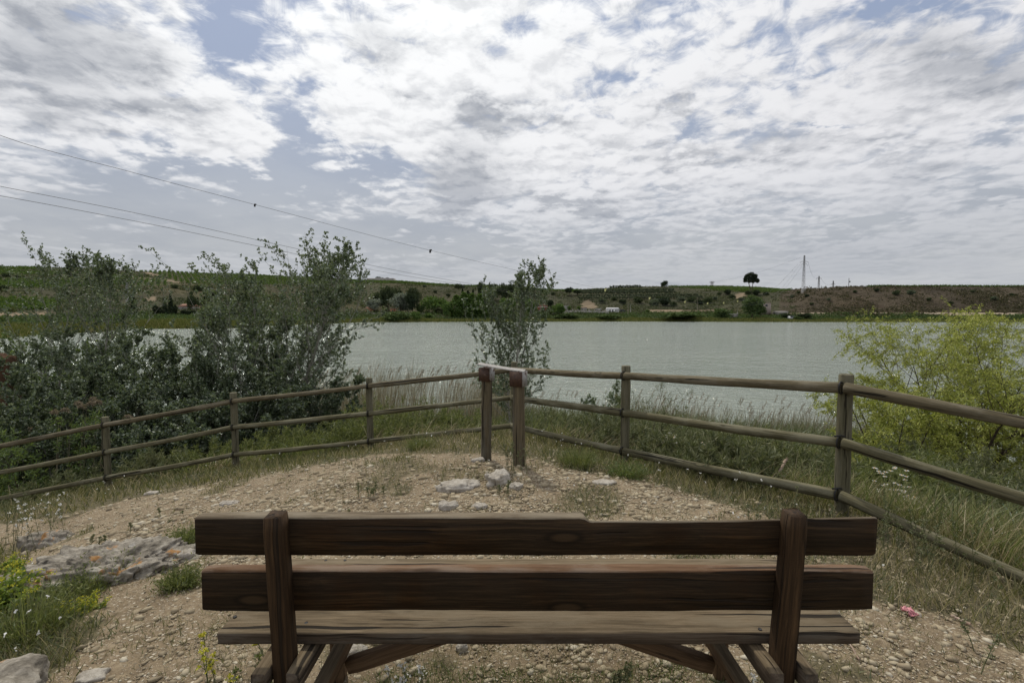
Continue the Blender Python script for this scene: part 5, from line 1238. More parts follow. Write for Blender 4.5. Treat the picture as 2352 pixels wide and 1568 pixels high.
# -- far trees: a few crown shapes, copied
def crown_mesh(name, kind, seed, n=1500, leaf=.10):
    rng = np.random.default_rng(seed); P = []
    if kind in ('round', 'bush', 'pine', 'olive'):
        c = []
        for k in range(14 if kind != 'olive' else 6):
            a = rng.uniform(0, 6.283); r = .30 * math.sqrt(rng.uniform(0, 1)); 
            if kind == 'bush': c.append((r * math.cos(a) * 1.1, r * math.sin(a) * 1.1, rng.uniform(.2, .62), rng.uniform(.16, .3)))
            elif kind == 'pine': c.append((r * 1.15 * math.cos(a), r * 1.15 * math.sin(a), rng.uniform(.55, .85) - r * .35, rng.uniform(.12, .2)))
            else: c.append((r * math.cos(a), r * math.sin(a), rng.uniform(.35, .82) - r * .2, rng.uniform(.14, .22)))
        c = np.array(c); i = rng.integers(0, len(c), n); v = rng.normal(size=(n, 3)); v /= np.linalg.norm(v, axis=1)[:, None]
        P = c[i, :3] + v * (c[i, 3] * rng.uniform(.65, 1.05, n))[:, None]
    elif kind == 'column':
        z = rng.uniform(.06, 1, n); R = .17 * np.sin(np.pi * np.clip(z * .86 + .13, 0, 1)) ** .7 * (1 + fbm(z * 9, z * 0 + seed, 2, seed) * .6); a = rng.uniform(0, 6.283, n); R = R * rng.uniform(.6, 1.1, n)
        P = np.stack([R * np.cos(a), R * np.sin(a), z], 1)
    elif kind == 'cone':
        z = rng.uniform(.05, 1, n) ** 1.15; R = .24 * (1 - z) ** .8 * (1 + .35 * np.sin(z * 50)) * rng.uniform(.6, 1.1, n); a = rng.uniform(0, 6.283, n); P = np.stack([R * np.cos(a), R * np.sin(a), z], 1)
    elif kind == 'clump':
        c = np.array([(rng.uniform(-.35, .35), rng.uniform(-.2, .2), rng.uniform(.2, .75), rng.uniform(.15, .26)) for _ in range(16)]); c[:, 2] *= 1 - np.abs(c[:, 0]) * .5
        i = rng.integers(0, len(c), n); v = rng.normal(size=(n, 3)); v /= np.linalg.norm(v, axis=1)[:, None]; P = c[i, :3] + v * (c[i, 3] * rng.uniform(.7, 1.05, n))[:, None]; P[:, 2] = np.clip(P[:, 2], .02, 2)
    V, Fc = leaves(rng, P, rng.normal(size=(n, 3)) + [0, 0, .4], rng.uniform(.6, 1.3, n) * leaf, leaf * .7)
    return npmesh(name, V, Fc)
def trunk_mesh(kind):
    m = MB(); top = {'pine': .6, 'round': .5, 'olive': .5, 'bush': .3, 'clump': .35}.get(kind, .6)
    m.tube([(0, 0, -.06), (.01, 0, top * .5), (0, .01, top)], [.028, .022, .014], 6, False)
    if kind in ('pine', 'round', 'olive'):
        for a in (0.4, 2.5, 4.4): m.tube([(0, 0, top * .6), (.12 * math.cos(a), .12 * math.sin(a), top * .95), (.2 * math.cos(a), .2 * math.sin(a), top * 1.15)], [.015, .011, .006], 5, False)
    return m.mesh('trunk')
CROWN = {}; TRUNK = {}
def far_tree(name, kind, leafmat, px, basepy, hpx, wpx, label, cat='tree', Y=None, group=None, seed=0, simple=False):
    if Y is None: p = fhit(px, basepy)
    else: X = (px - 1176) / F * Y; p = np.array([X, Y, fz(X, Y)])
    sc = p[1] / F; H = hpx * sc * 1.12; Wd = wpx * sc * 1.12
    key = (kind, leafmat, seed % 3)
    if key not in CROWN:
        n, lf = {'olive': (420, .15), 'bush': (1100, .13), 'cone': (1300, .08), 'column': (1300, .07)}.get(kind, (1900, .085))
        me = crown_mesh('crown', kind, hash(kind) % 7 + seed % 3 * 11 + len(CROWN), n, lf); me.materials.append(M[leafmat]); CROWN[key] = me
    if kind not in TRUNK: t = trunk_mesh(kind); t.materials.append(M['far_bark']); TRUNK[kind] = t
    nat = {'column': .36, 'cone': .5, 'clump': 1.05, 'round': .85, 'pine': .95, 'olive': .8, 'bush': 1.0}[kind]
    sx = Wd / nat; loc = (p[0], p[1], p[2] - .02 * H)
    if simple:
        o = bpy.data.objects.new(name, CROWN[key]); C.objects.link(o); o.location = loc; o.scale = (sx, sx, H); o.rotation_euler = (0, 0, seed * 1.7); return tag(o, label, cat, group)
    e = empty(name, loc, label, cat, group); e.scale = (sx, sx, H); e.rotation_euler = (0, 0, seed * 1.7 if kind != 'clump' else .1 * seed)
    for n_, me in (('crown', CROWN[key]), ('trunk', TRUNK[kind])):
        o = bpy.data.objects.new(n_, me); C.objects.link(o); o.parent = e
    return e
def far_trees():
    T = far_tree
    # lone hilltop pine with two trunks
    p = at(1725, 661, 425); X, Yp = p[0], 425.; g = fz(X, Yp); sc = Yp / F
    e = empty('pine_tree', (X, Yp, g), 'lone umbrella pine with a forked trunk on the vineyard crest', 'pine'); rng = np.random.default_rng(3)
    ztop = at(1725, 625, Yp)[2] - g; m = MB(); zc0 = at(1725, 649, Yp)[2] - g
    m.tube([(0, 0, -1), (-.4, 0, zc0 * .35), (-2.4, 0, zc0 * 1.05), (-3.0, 0, zc0 * 1.35)], [.45, .38, .26, .15], 7, False); m.tube([(.2, 0, -1), (.9, 0, zc0 * .3), (1.6, 0, zc0), (1.6, 0, zc0 * 1.4)], [.42, .34, .24, .15], 7, False)
    m.tube([(1.4, 0, zc0 * .9), (4.0, 0, zc0 * 1.2), (5.4, 0, zc0 * 1.15)], [.2, .14, .08], 6, False); m.tube([(-2.4, 0, zc0), (-4.6, 0, zc0 * 1.35)], [.2, .08], 6, False)
    m.build('trunk', M['far_bark'], None).parent = e
    cl = [(-4.4, 0, .38, 1.9), (-5.6, 0, .33, 1.3), (-3.2, 1, .55, 2.4), (-2.2, -1, .72, 2.2), (0, 0, .78, 2.4), (.5, 1, .6, 2.6), (2.3, -1, .62, 2.3), (3.4, 0, .48, 1.9), (1, 0, .42, 2.0), (4.6, 0, .22, 1.3), (6.0, 0, .2, 1.3), (5.6, .5, .3, 1.1), (-1.6, 0, .40, 2.0), (-4.9, 0, .52, 1.3), (-3, 0, .2, 2.1), (0, .5, .2, 2.3), (3, 0, .2, 2.1), (-5.3, 0, .14, 1.6), (5.4, 0, .1, 1.5), (-1.5, 0, .1, 1.6), (1.8, 0, .08, 1.5), (3.6, 0, .62, 1.8), (-3.8, 0, .66, 1.6)]
    P = []
    for (x, y, t, r) in cl:
        v = rng.normal(size=(420, 3)); v /= np.linalg.norm(v, axis=1)[:, None]; P.append(np.array([x, y, zc0 + t * (ztop - zc0) * 1.05]) + v * r * rng.uniform(.5, 1.0, (420, 1)) * [1, 1, .75])
    P = np.concatenate(P); V, Fc = leaves(rng, P, rng.normal(size=P.shape), .65, .4); o = link('crown', npmesh('crown', V, Fc), M['far_dark']); o.parent = e
    T('round_tree', 'round', 'far_dark', 1525, 661, 16, 15, 'dark round tree on the hill crest above the olive rows', seed=1)
    T('pine_tree', 'pine', 'far_dark', 873, 646, 12, 17, 'left of two dark flat pines behind the hilltop warehouse', 'pine', Y=520, seed=0)
    T('pine_tree', 'pine', 'far_dark', 890, 646, 11, 17, 'right of two dark flat pines behind the hilltop warehouse', 'pine', Y=522, seed=1)
    T('pine_tree', 'pine', 'far_dark', 1307, 678, 17, 20, 'rounded dark pine in the saddle where the cable meets the skyline', 'pine', seed=2)
    T('pine_tree', 'pine', 'far_dark', 1325, 678, 12, 15, 'smaller dark pine on the right in the skyline saddle', 'pine', seed=0)
    # cypresses and conifers on the left shore
    L = [(309, 723, 38, 15, 'far_dark', 'cone', 'dark cone-shaped fir standing alone left of the cypresses'), (380, 722, 34, 12, 'far_dark', 'cone', 'left of the two tall dark cypresses by the reed bank'),
         (394, 722, 41, 13, 'far_dark', 'cone', 'right and taller of the two tall dark cypresses by the reed bank'), (443, 714, 38, 21, 'far_pine', 'round', 'broad dark conifer right of the low tiled house'),
         (456, 706, 20, 5, 'far_dark', 'column', 'thin dark cypress beside the broad conifer'), (359, 722, 19, 10, 'far_dark', 'column', 'short dark cypress left of the two tall ones'), (368, 722, 15, 9, 'far_dark', 'column', 'shortest dark cypress against the left tall one'),
         (404, 722, 20, 8, 'far_dark', 'column', 'slim dark cypress right of the tallest one'), (331, 722, 9, 11, 'far_bright', 'bush', 'small round yellow-green bush between the fir and cypresses')]
    for i, (px, by, h, w, mt, kd, lab) in enumerate(L): T('cypress_tree' if kd in ('cone', 'column') else 'tree', kd, mt, px, by, h, w, lab, 'cypress' if kd in ('cone', 'column') else 'tree', seed=i)
    a = fhit(419, 723); b = fhit(536, 723); rg = np.random.default_rng(6); t = rg.uniform(0, 1, 9000); X = a[0] + (b[0] - a[0]) * t; Yq = a[1] + (b[1] - a[1]) * t + rg.uniform(-.7, .7, 9000)
    P = np.stack([X, Yq, np.interp(t, np.linspace(0, 1, 20), [fz(a[0] + (b[0] - a[0]) * q, a[1] + (b[1] - a[1]) * q) for q in np.linspace(0, 1, 20)]) + rg.uniform(0, 1.9 + .25 * np.sin(t * 40), 9000)], 1)
    V, Fc = leaves(rg, P, rg.normal(size=P.shape), .45, .35); tag(link('hedge', npmesh('hedge', V, Fc), M['far_dark']), 'long dark clipped hedge in front of the low tiled house', 'hedge')
    # hillside bushes (px, base py, size)
    Bs = [(405, 662, 12), (459, 668, 19), (485, 665, 11), (493, 681, 18), (475, 690, 15), (505, 692, 12), (293, 654, 9), (21, 637, 14), (47, 638, 10), (5, 642, 10), (12, 667, 18), (440, 676, 9), (520, 700, 14), (463, 700, 13), (555, 690, 14),
          (600, 672, 12), (650, 690, 14), (700, 680, 12), (740, 700, 14), (831, 668, 18), (800, 680, 12), (1052, 662, 14), (1065, 662, 10), (976, 660, 8), (1000, 672, 8), (1030, 682, 10), (945, 668, 8), (1248, 672, 13), (1270, 678, 10), (1230, 683, 11),
          (1384, 697, 17), (1467, 696, 20), (1500, 703, 22), (1525, 702, 24), (1514, 690, 14), (1562, 694, 17), (1584, 694, 18), (1623, 697, 20), (1605, 700, 16), (1640, 690, 12), (1430, 700, 16), (1410, 690, 12), (1545, 703, 15), (1680, 686, 13), (1668, 676, 14), (1700, 690, 10),
          (1650, 678, 10), (1735, 678, 16), (1716, 676, 12), (1757, 678, 12), (1832, 674, 8), (1850, 682, 9), (1817, 684, 9), (1862, 700, 8), (1960, 672, 8), (2010, 670, 9), (2052, 677, 14), (2090, 677, 15), (2130, 690, 9), (2180, 700, 10), (2230, 672, 9), (2280, 690, 12), (2320, 680, 9), (1900, 690, 8)]
    LM = [(0, 240, 'on the slope behind the two tall left poplars'), (240, 425, 'on the slope above the dark fir and cypresses'), (425, 540, 'on the slope above the long dark hedge'), (540, 760, 'on the slope behind the broad near poplar'), (760, 900, 'on the slope below the hilltop warehouse'),
          (900, 1120, 'on the slope above the fresh green poplar row'), (1120, 1330, 'on the slope above the red brick house'), (1330, 1475, 'on the slope above the white mobile home'), (1475, 1560, 'below the olive rows left of the field pole'), (1560, 1660, 'above the dry field around the field pole'),
          (1660, 1800, 'in the gully above the square tower'), (1800, 1990, 'on the right hill below the pylons'), (1990, 2400, 'on the right hill above the willow')]
    WD = 'first second third fourth fifth sixth seventh eighth ninth tenth eleventh twelfth'.split(); Bs.sort(); cnt = {}; tot = {}
    for (px, by, s_) in Bs:
        k_ = [q for q in LM if q[0] <= px < q[1]][0][2]; tot[k_] = tot.get(k_, 0) + 1
    for i, (px, by, s_) in enumerate(Bs):
        k_ = [q for q in LM if q[0] <= px < q[1]][0][2]; cnt[k_] = cnt.get(k_, 0) + 1
        lab_ = ('round dark bush ' if s_ >= 14 else 'small dark bush ') + k_ + (', %s from the left' % WD[cnt[k_] - 1] if tot[k_] > 1 else '')
        T('hillside_bush', 'bush', ('far_dark', 'far_pine', 'far_olive', 'far_pine')[i % 4] if px > 560 or i % 2 else 'far_pine', px, by, s_ * .85, s_, lab_, 'bush', group='bushes on the far hillside', seed=i)
    # olive orchard rows
    rng = np.random.default_rng(8); k = 0; OC = {}; RN = {663: 'crest row', 672: 'second row', 676: 'third row', 683: 'fourth row', 688: 'lowest row'}
    def nth(n): return '%d%s' % (n, 'th' if 10 < n % 100 < 14 else {1: 'st', 2: 'nd', 3: 'rd'}.get(n % 10, 'th'))
    for (x0, x1, y0, y1, st) in ((1335, 1545, 672, 669, 5.2), (1325, 1550, 676, 674, 5.4), (1330, 1612, 688, 686, 5.8), (1340, 1600, 683, 681, 6.2), (1402, 1470, 663, 661, 5.5)):
        x = x0
        while x < x1:
            by = y0 + (y1 - y0) * (x - x0) / (x1 - x0); ri = (x0, y0); oc = OC[ri] = OC.get(ri, 0) + 1; T('olive_tree', 'olive', 'far_olive', x, by, 7.0, 5.6, 'small grey-green olive tree, %s from the left in the %s of the far orchard' % (nth(oc), RN[y0]), 'olive tree', group='olive trees in rows on the far hill', seed=k, simple=True); k += 1; x += st * rng.uniform(.85, 1.15)
    # trees along the far shore
    S_ = [('round', 'far_pine', 892, 712, 56, 34, 'tall dark pine mass above the silver tree'), ('round', 'far_pine', 912, 700, 36, 24, 'dark pine just right of the tallest pine mass'), ('clump', 'far_pine', 951, 692, 32, 36, 'wide dark pine group on the slope behind the dark shore tree'),
          ('round', 'far_pine', 868, 700, 30, 20, 'grey-green pine behind the left silver tree'), ('round', 'far_silver', 861, 715, 28, 34, 'left and smaller of the two silver-leaved trees on the shore'), ('round', 'far_silver', 921, 720, 45, 46, 'large silver-leaved tree by the shore hut'),
          ('round', 'far_dark', 948, 721, 45, 27, 'near-black tree pressed against the large silver tree'), ('round', 'far_mid', 967, 720, 23, 18, 'small dark green round-headed tree with a bare trunk on the shore'), ('clump', 'far_bright', 1003, 718, 44, 60, 'broad fresh green tree behind the shore, left of the poplar row'),
          ('round', 'far_bright', 1027, 729, 33, 24, 'fresh green tree just left of the poplar row'), ('clump', 'far_mid', 915, 738, 24, 62, 'dark green bush mass at the water left of the pale willow'), ('round', 'far_bright', 956, 738, 22, 19, 'pale green willow at the water edge'), ('bush', 'far_bright', 986, 731, 13, 20, 'bright green bush on the bank right of the pale willow'),
          ('clump', 'far_scrub', 1009, 720, 15, 30, 'brownish hedge in front of the broad fresh green tree'),
          ('column', 'far_bright', 1048, 728, 44, 26, 'first fresh green poplar of the shore row from the left'), ('column', 'far_bright', 1066, 728, 50, 26, 'second fresh green poplar of the shore row from the left'), ('column', 'far_bright', 1084, 728, 48, 27, 'third fresh green poplar of the shore row from the left'),
          ('column', 'far_bright', 1103, 728, 47, 26, 'fourth fresh green poplar of the shore row from the left'), ('column', 'far_bright', 1122, 728, 44, 26, 'fifth fresh green poplar of the shore row, beside the slender near poplar'),
          ('round', 'far_mid', 1112, 700, 26, 26, 'mid-green round tree above the poplar row'), ('round', 'far_bright', 1165, 727, 42, 34, 'fresh green tree directly behind the slender near poplar'), ('round', 'far_bright', 1219, 727, 39, 33, 'fresh green round tree left of the red brick house'),
          ('round', 'far_pine', 1105, 684, 34, 22, 'leftmost dark pine of the row on the slope above the poplars'), ('round', 'far_pine', 1132, 690, 37, 24, 'second dark pine of the row above the poplars'), ('round', 'far_pine', 1155, 692, 42, 26, 'third dark pine of the row, behind the slender poplar'), ('round', 'far_pine', 1180, 696, 46, 28, 'fourth and tallest dark pine of the row, behind the slender poplar'), ('round', 'far_pine', 1206, 698, 38, 22, 'last dark pine of the row, right of the slender poplar'),
          ('column', 'far_dark', 1063, 681, 16, 6, 'left thin cypress on the slope above the poplar row'), ('column', 'far_dark', 1075, 686, 17, 8, 'middle, thickest thin cypress on the slope above the poplar row'), ('column', 'far_dark', 1087, 675, 9, 4, 'right and smallest cypress on the slope above the poplar row'),
          ('round', 'far_dark', 1261, 712, 22, 17, 'dark round palm-like tree behind the red brick house'), ('round', 'far_mid', 1264, 722, 20, 15, 'small green tree right of the red brick house'), ('round', 'far_bright', 1282, 725, 27, 27, 'fresh green tree in front of the long pale hut'),
          ('round', 'far_bright', 1307, 714, 11, 9, 'tiny green garden tree, left of two before the grey wall'), ('round', 'far_bright', 1329, 714, 10, 10, 'tiny green garden tree, right of two before the grey wall'), ('bush', 'far_mid', 1245, 730, 14, 18, 'green bush in front of the red brick house'), ('clump', 'far_mid', 1300, 731, 12, 60, 'low dark green hedge growth below the pale balustrade'),
          ('bush', 'far_mid', 1659, 729, 23, 36, 'large dark green round bush left of the small white-roofed hut'), ('round', 'far_mid', 1727, 731, 50, 38, 'tall leafy green tree left of the square tower'), ('round', 'far_mid', 1746, 731, 30, 20, 'smaller green tree touching the square tower'), ('bush', 'far_dark', 1806, 731, 12, 26, 'dark bush in front of the low grey shed'), ('bush', 'far_dark', 1845, 731, 12, 26, 'dark bush right of the half-hidden white van'), ('bush', 'far_bright', 1487, 717, 7, 10, 'small light bush at the left end of the dry field'), ('clump', 'far_mid', 1560, 731, 15, 120, 'long low green thicket below the dry field'),
          ('clump', 'far_mid', 1395, 731, 9, 70, 'low green growth on the bank below the white mobile home'), ('bush', 'far_mid', 1830, 734, 8, 20, 'low bush hiding the lower half of the white van')]
    for i, (kd, mt, px, by, h, w, lab) in enumerate(S_): T('shore_tree' if h > 16 else 'shore_bush', kd, mt, px, by, h, w, lab, 'tree' if h > 16 else 'bush', seed=i)
far_trees()

# -- buildings, vehicles, poles on the far side
def house(name, px0, px1, ytop, ybase, label, cat, wall, roof, depth=6, kind='gable', Y=None, win=(), door=None, rot=0., pitch=.28, over=.25):
    pc = (px0 + px1) / 2; b = fhit(pc, ybase) if Y is None else np.array([(pc - 1176) / F * Y, Y, fz((pc - 1176) / F * Y, Y)])
    sc = b[1] / F; Wd = (px1 - px0) * sc; zt = at(pc, ytop, b[1])[2]; H = max(1.5, zt - b[2]); e = empty(name, tuple(b), label, cat); e.rotation_euler = (0, 0, rot)
    hw = H * (1 - pitch); m = MB(); m.box((0, depth / 2, (hw - .8) / 2), (Wd, depth, hw + .8)); m.build('wall', M[wall], None).parent = e
    r = MB()
    if kind == 'gable':       # ridge along the width
        o = over; V = [(-Wd / 2 - o, -o, hw + .01), (Wd / 2 + o, -o, hw + .01), (Wd / 2 + o, depth + o, hw + .01), (-Wd / 2 - o, depth + o, hw + .01), (-Wd / 2 - o, depth / 2, H), (Wd / 2 + o, depth / 2, H)]
        r.add(V, [np.array([[0, 1, 5, 4], [2, 3, 4, 5], [3, 2, 1, 0]]), np.array([[0, 4, 3], [1, 2, 5]])])
    elif kind == 'front':     # gable facing the lake
        o = over; V = [(-Wd / 2 - o, -o, hw + .01), (Wd / 2 + o, -o, hw + .01), (Wd / 2 + o, depth + o, hw + .01), (-Wd / 2 - o, depth + o, hw + .01), (0, -o, H), (0, depth + o, H)]
        r.add(V, [np.array([[1, 2, 5, 4], [3, 0, 4, 5], [3, 2, 1, 0]]), np.array([[0, 1, 4], [2, 3, 5]])])
    else:
        r.box((0, depth / 2, hw + .12), (Wd + over * 2, depth + over * 2, .22))
    r.build('roof', M[roof], None).parent = e
    for (fx, fz_, w, h) in win:
        wn = MB(); x, z = (fx - .5) * Wd, fz_ * hw; wn.box((x, -.02, z), (w + .24, .08, h + .24)); f = wn.build('window', M['grey_wall'], None); f.parent = e
        q = MB(); q.box((x, -.07, z), (w, .04, h)); g = q.build('pane', M['pane'], None); g.parent = f
    if door:
        q = MB(); q.box(((door[0] - .5) * Wd, -.03, door[2] / 2), (door[1], .07, door[2])); g = q.build('door', M['pane' if len(door) < 4 else door[3]], None); g.parent = e
    return e, Wd, H
def buildings():
    house('warehouse', 844, 903, 637.5, 647, 'long pale metal warehouse on the left hilltop among vines', 'warehouse', 'roof_grey', 'roof_white', 14, Y=497, pitch=.2)
    house('mobile_home', 1395, 1422, 706.5, 717.5, 'white mobile home with three dark windows on the far shore', 'mobile home', 'white_wall', 'roof_white', 4, rot=.12, win=[(.2, .6, .7, .8), (.72, .6, .8, .8), (.9, .6, .6, .8)], door=(.44, .9, 1.9))
    e, Wd, H = house('brick_house', 1236, 1258, 697, 714, 'red brick house with an arched doorway among the shore trees', 'house', 'brick_wall', 'roof_tile', 9, 'front', pitch=.3)
    m = MB(); th = np.linspace(0, np.pi, 12); V = [(1.3 * math.cos(t), -.04, 1.6 + 1.1 * math.sin(t)) for t in th] + [(-1.3, -.04, 0), (1.3, -.04, 0)]; k = len(V); V += [(x, -.12, z) for x, y, z in V]
    m.add(V, [np.array([list(range(k))]), np.array([list(range(k, 2 * k))[::-1]]), np.array([[i, (i + 1) % k, (i + 1) % k + k, i + k] for i in range(k)])]); m.build('arch_opening', M['black'], None).parent = e
    m = MB(); m.box((0, -.3, H * .52), (Wd * 1.05, .7, .25)); m.build('canopy', M['roof_white'], None).parent = e
    house('long_hut', 1286, 1305, 702.5, 713, 'low pale hut with a white roof right of the fresh green tree', 'hut', 'grey_wall', 'roof_white', 5, 'flat', pitch=.08)
    house('open_shed', 1335, 1348, 706, 713, 'small brown-roofed shed below the orange clay cut', 'shed', 'grey_wall', 'roof_tile', 4, 'flat', pitch=.1)
    house('white_kiosk', 1370, 1380, 710.5, 714, 'tiny white-roofed lean-to left of the mobile home', 'shed', 'grey_wall', 'roof_white', 3, 'flat', pitch=.12)
    house('square_tower', 1750, 1771, 695, 725, 'tall square taupe tower with one dark window at the hill foot', 'tower', 'taupe_wall', 'taupe_wall', 6.5, 'flat', rot=.22, pitch=.03, win=[(.42, .83, 1.6, 1.3)], over=.12)
    house('grey_shed', 1784, 1811, 714.5, 722, 'low grey shed with a shallow tiled roof right of the tower', 'shed', 'grey_wall', 'roof_grey', 6, 'gable', pitch=.35)
    house('small_hut', 1677, 1694, 720.5, 729, 'small hut with a white flat roof between the round bush and tree', 'hut', 'grey_wall', 'roof_white', 4, 'flat', pitch=.12)
    house('low_house', 410, 437, 697.5, 711, 'low tiled house half hidden behind the dark hedge on the left shore', 'house', 'grey_wall', 'roof_tile', 8, 'gable', pitch=.5)
    house('ochre_house', 840, 856, 705, 716, 'small ochre house at the left silver tree', 'house', 'orange_wall', 'roof_tile', 5, 'gable', pitch=.3, win=[(.3, .5, .8, .9)])
    house('pale_hut', 897, 907, 707.5, 718, 'pale little hut under the large silver tree', 'hut', 'orange_wall', 'roof_grey', 4, 'flat', pitch=.1, door=(.5, .9, 1.9))
    house('white_hut', 295, 301, 678, 687, 'tiny white utility hut on the left slope', 'hut', 'white_wall', 'roof_white', 1.6, 'flat', pitch=.08)
    # walls
    def wall(px0, px1, yb, h, label, mat, posts=0, cap=None):
        a = fhit(px0, yb); b = fhit(px1, yb); n = 10; m = MB(); P = []
        for i in range(n + 1):
            t = i / n; x = a[0] + (b[0] - a[0]) * t; y = a[1] + (b[1] - a[1]) * t; P.append((x, y, fz(x, y)))
        for i in range(n):
            p, q = P[i], P[i + 1]; L = math.hypot(q[0] - p[0], q[1] - p[1]); an = math.atan2(q[1] - p[1], q[0] - p[0]); R = np.array([[math.cos(an), -math.sin(an), 0], [math.sin(an), math.cos(an), 0], [0, 0, 1]])
            m.box(((p[0] + q[0]) / 2, (p[1] + q[1]) / 2, (p[2] + q[2]) / 2 + h / 2 - .3), (L, .25, h + .6), R)
        e = empty('garden_wall', P[0], label, 'wall'); o = m.build('wall', M[mat], None); o.parent = e; o.location = (-P[0][0], -P[0][1], -P[0][2])
        if posts:
            for i in range(posts):
                t = (i + .5) / posts; x = a[0] + (b[0] - a[0]) * t; y = a[1] + (b[1] - a[1]) * t; mm = MB(); mm.box((0, 0, 0), (.4, .4, h + .9)); o = mm.build('pillar', M[mat], None); o.parent = e; o.location = (x - P[0][0], y - P[0][1] - .15, fz(x, y) + (h + .9) / 2 - P[0][2])
    wall(1296, 1396, 717, 1.0, 'pale garden wall with pillars left of the mobile home', 'roof_grey', 8)
    wall(1270, 1398, 721, 1.3, 'grey block wall on the bank below the pale garden wall', 'grey_wall')
    wall(1398, 1476, 719, .9, 'dark low wall behind the poles right of the mobile home', 'far_bark')
    wall(840, 975, 722, .9, 'low grey wall along the shore under the silver trees', 'grey_wall')
    # poles
    def pole(px, y0, y1, label, mat='wood_pole', r=.13, arm=0, cat='pole', Y=None, box=False):
        b = fhit(px, y1) if Y is None else np.array([(px - 1176) / F * Y, Y, fz((px - 1176) / F * Y, Y)]); H = at(px, y0, b[1])[2] - b[2]
        e = empty('utility_pole', tuple(b), label, cat); m = MB(); m.tube([(0, 0, -.5), (0, 0, H)], [r, r * .75], 8); m.build('mast', M[mat], None).parent = e
        if arm: m = MB(); m.box((0, 0, H - .3), (arm, .12, .12)); m.build('crossarm', M[mat], None).parent = e
        if box: m = MB(); m.box((.7, 0, H * .62), (1.0, .5, .9)); m.build('equipment_box', M[mat], None).parent = e
        return e
    pole(1442, 676, 723, 'tallest wooden pole, right of the white mobile home'); pole(1448, 700, 719, 'short white pole beside the tall wooden one', 'white_wall', .09)
    pole(1601, 681, 712, 'wooden pole in the middle of the dry field'); pole(1693, 709, 724, 'white pole beside the small white-roofed hut', 'white_wall', .09)
    pole(1274, 668, 706, 'slender wooden pole behind the red brick house', r=.1)
    pole(1945.5, 638.5, 660, 'dark mast with a small box on the right hill skyline', 'black', .22, Y=395, box=True)
    # vehicles
    def car(name, px, yb, L, Wd, H, paint, label, rot, van=False):
        b = fhit(px, yb); e = empty(name, tuple(b), label, 'van' if van else 'car'); e.rotation_euler = (0, 0, rot)
        hb = H * (.62 if not van else .55); pr = [(-L / 2, .35), (L / 2, .35), (L / 2, hb * .9), (L / 2 - .15, hb), (L * (.22 if not van else .36), hb + .02), (L * (.08 if not van else .24), H), (-L * .46, H), (-L / 2, hb)]
        m = MB(); k = len(pr); V = [(x, -Wd / 2, z) for x, z in pr] + [(x, Wd / 2, z) for x, z in pr]; m.add(V, [np.array([list(range(k))]), np.array([list(range(k, 2 * k))[::-1]]), np.array([[i, (i + 1) % k, (i + 1) % k + k, i + k] for i in range(k)])]); m.build('body', M[paint], None).parent = e
        m = MB(); 
        for s in (-1, 1): m.box((-L * .12, s * (Wd / 2 + .003), (hb + H) / 2), (L * .55, .02, (H - hb) * .62))
        m.build('windows', M['pane'], None).parent = e
        for sx in (-1, 1):
            for sy in (-1, 1): m = MB(); m.tube([(sx * L * .31, sy * (Wd / 2 - .1), .34), (sx * L * .31, sy * (Wd / 2 + .04), .34)], .34, 14); m.build('wheel', M['rubber'], None).parent = e
    car('parked_car', 1430, 716, 4.2, 1.8, 1.55, 'dark_paint', 'dark car parked right of the white mobile home', .1)
    car('parked_van', 1818, 733, 4.6, 1.9, 2.0, 'white_paint', 'white van half hidden in the bank growth right of the tower', .25, True)
    # lattice pylons
    def pylon(px, ytop, ybase, Y, label, wb, arms, wt=.6):
        X = (px - 1176) / F * Y; g = fz(X, Y); H = at(px, ytop, Y)[2] - g; e = empty('power_pylon', (X, Y, g), label, 'pylon'); m = MB(); r = max(.06, Y * .00028)
        n = max(6, int(H / (wb * 1.1)))
        def hw(t): return (wb * (1 - t) + wt * t) / 2
        for sx in (-1, 1):
            for sy in (-1, 1): m.tube([(sx * wb / 2, sy * wb / 2, -1.5), (sx * wt / 2, sy * wt / 2, H)], r * 1.3, 4)
        for i in range(n):
            t0, t1 = i / n, (i + 1) / n; s = 1 if i % 2 else -1
            for sy in (-1, 1): m.tube([(-s * hw(t0), sy * hw(t0), t0 * H), (s * hw(t1), sy * hw(t1), t1 * H)], r * .7, 3, False)
            for sx in (-1, 1): m.tube([(sx * hw(t0), -s * hw(t0), t0 * H), (sx * hw(t1), s * hw(t1), t1 * H)], r * .7, 3, False)
        m.build('lattice_mast', M['steel'], None).parent = e
        for (z, half, drop) in arms:
            m = MB(); zz = H * z; m.tube([(-half, 0, zz - drop), (-half * .5, 0, zz), (half * .5, 0, zz), (half, 0, zz - drop)], r * 1.1, 4); m.tube([(-half, 0, zz - drop), (0, 0, zz + half * .25), (half, 0, zz - drop)], r * .8, 4)
            for s in (-1, 1): m.tube([(s * half, 0, zz - drop), (s * half, 0, zz - drop - 1.2)], r, 4)
            m.build('crossarm', M['steel'], None).parent = e
        return e, H, (X, Y, g)
    _, H1, P1 = pylon(1842, 586.5, 660, 386, 'tallest lattice pylon with curved crossarms on the right hill crest', 1.9, [(.84, 3.2, .5), (.79, 2.5, 1.2)])
    _, H2, P2 = pylon(1877, 634, 658, 470, 'second tallest lattice pylon, just right of the tallest', 1.5, [(.86, 2.5, .1)])
    _, H3, P3 = pylon(1910, 645, 658, 520, 'smallest lattice pylon right of the second tallest, low on the right skyline', 1.3, [(.75, 2.0, .1)])
    _, H4, P4 = pylon(1633, 646.5, 658, 520, 'small lattice pylon on the vineyard crest left of the lone pine', 2.0, [(.97, 2.6, 0), (.8, 2.0, 0)], 1.6)
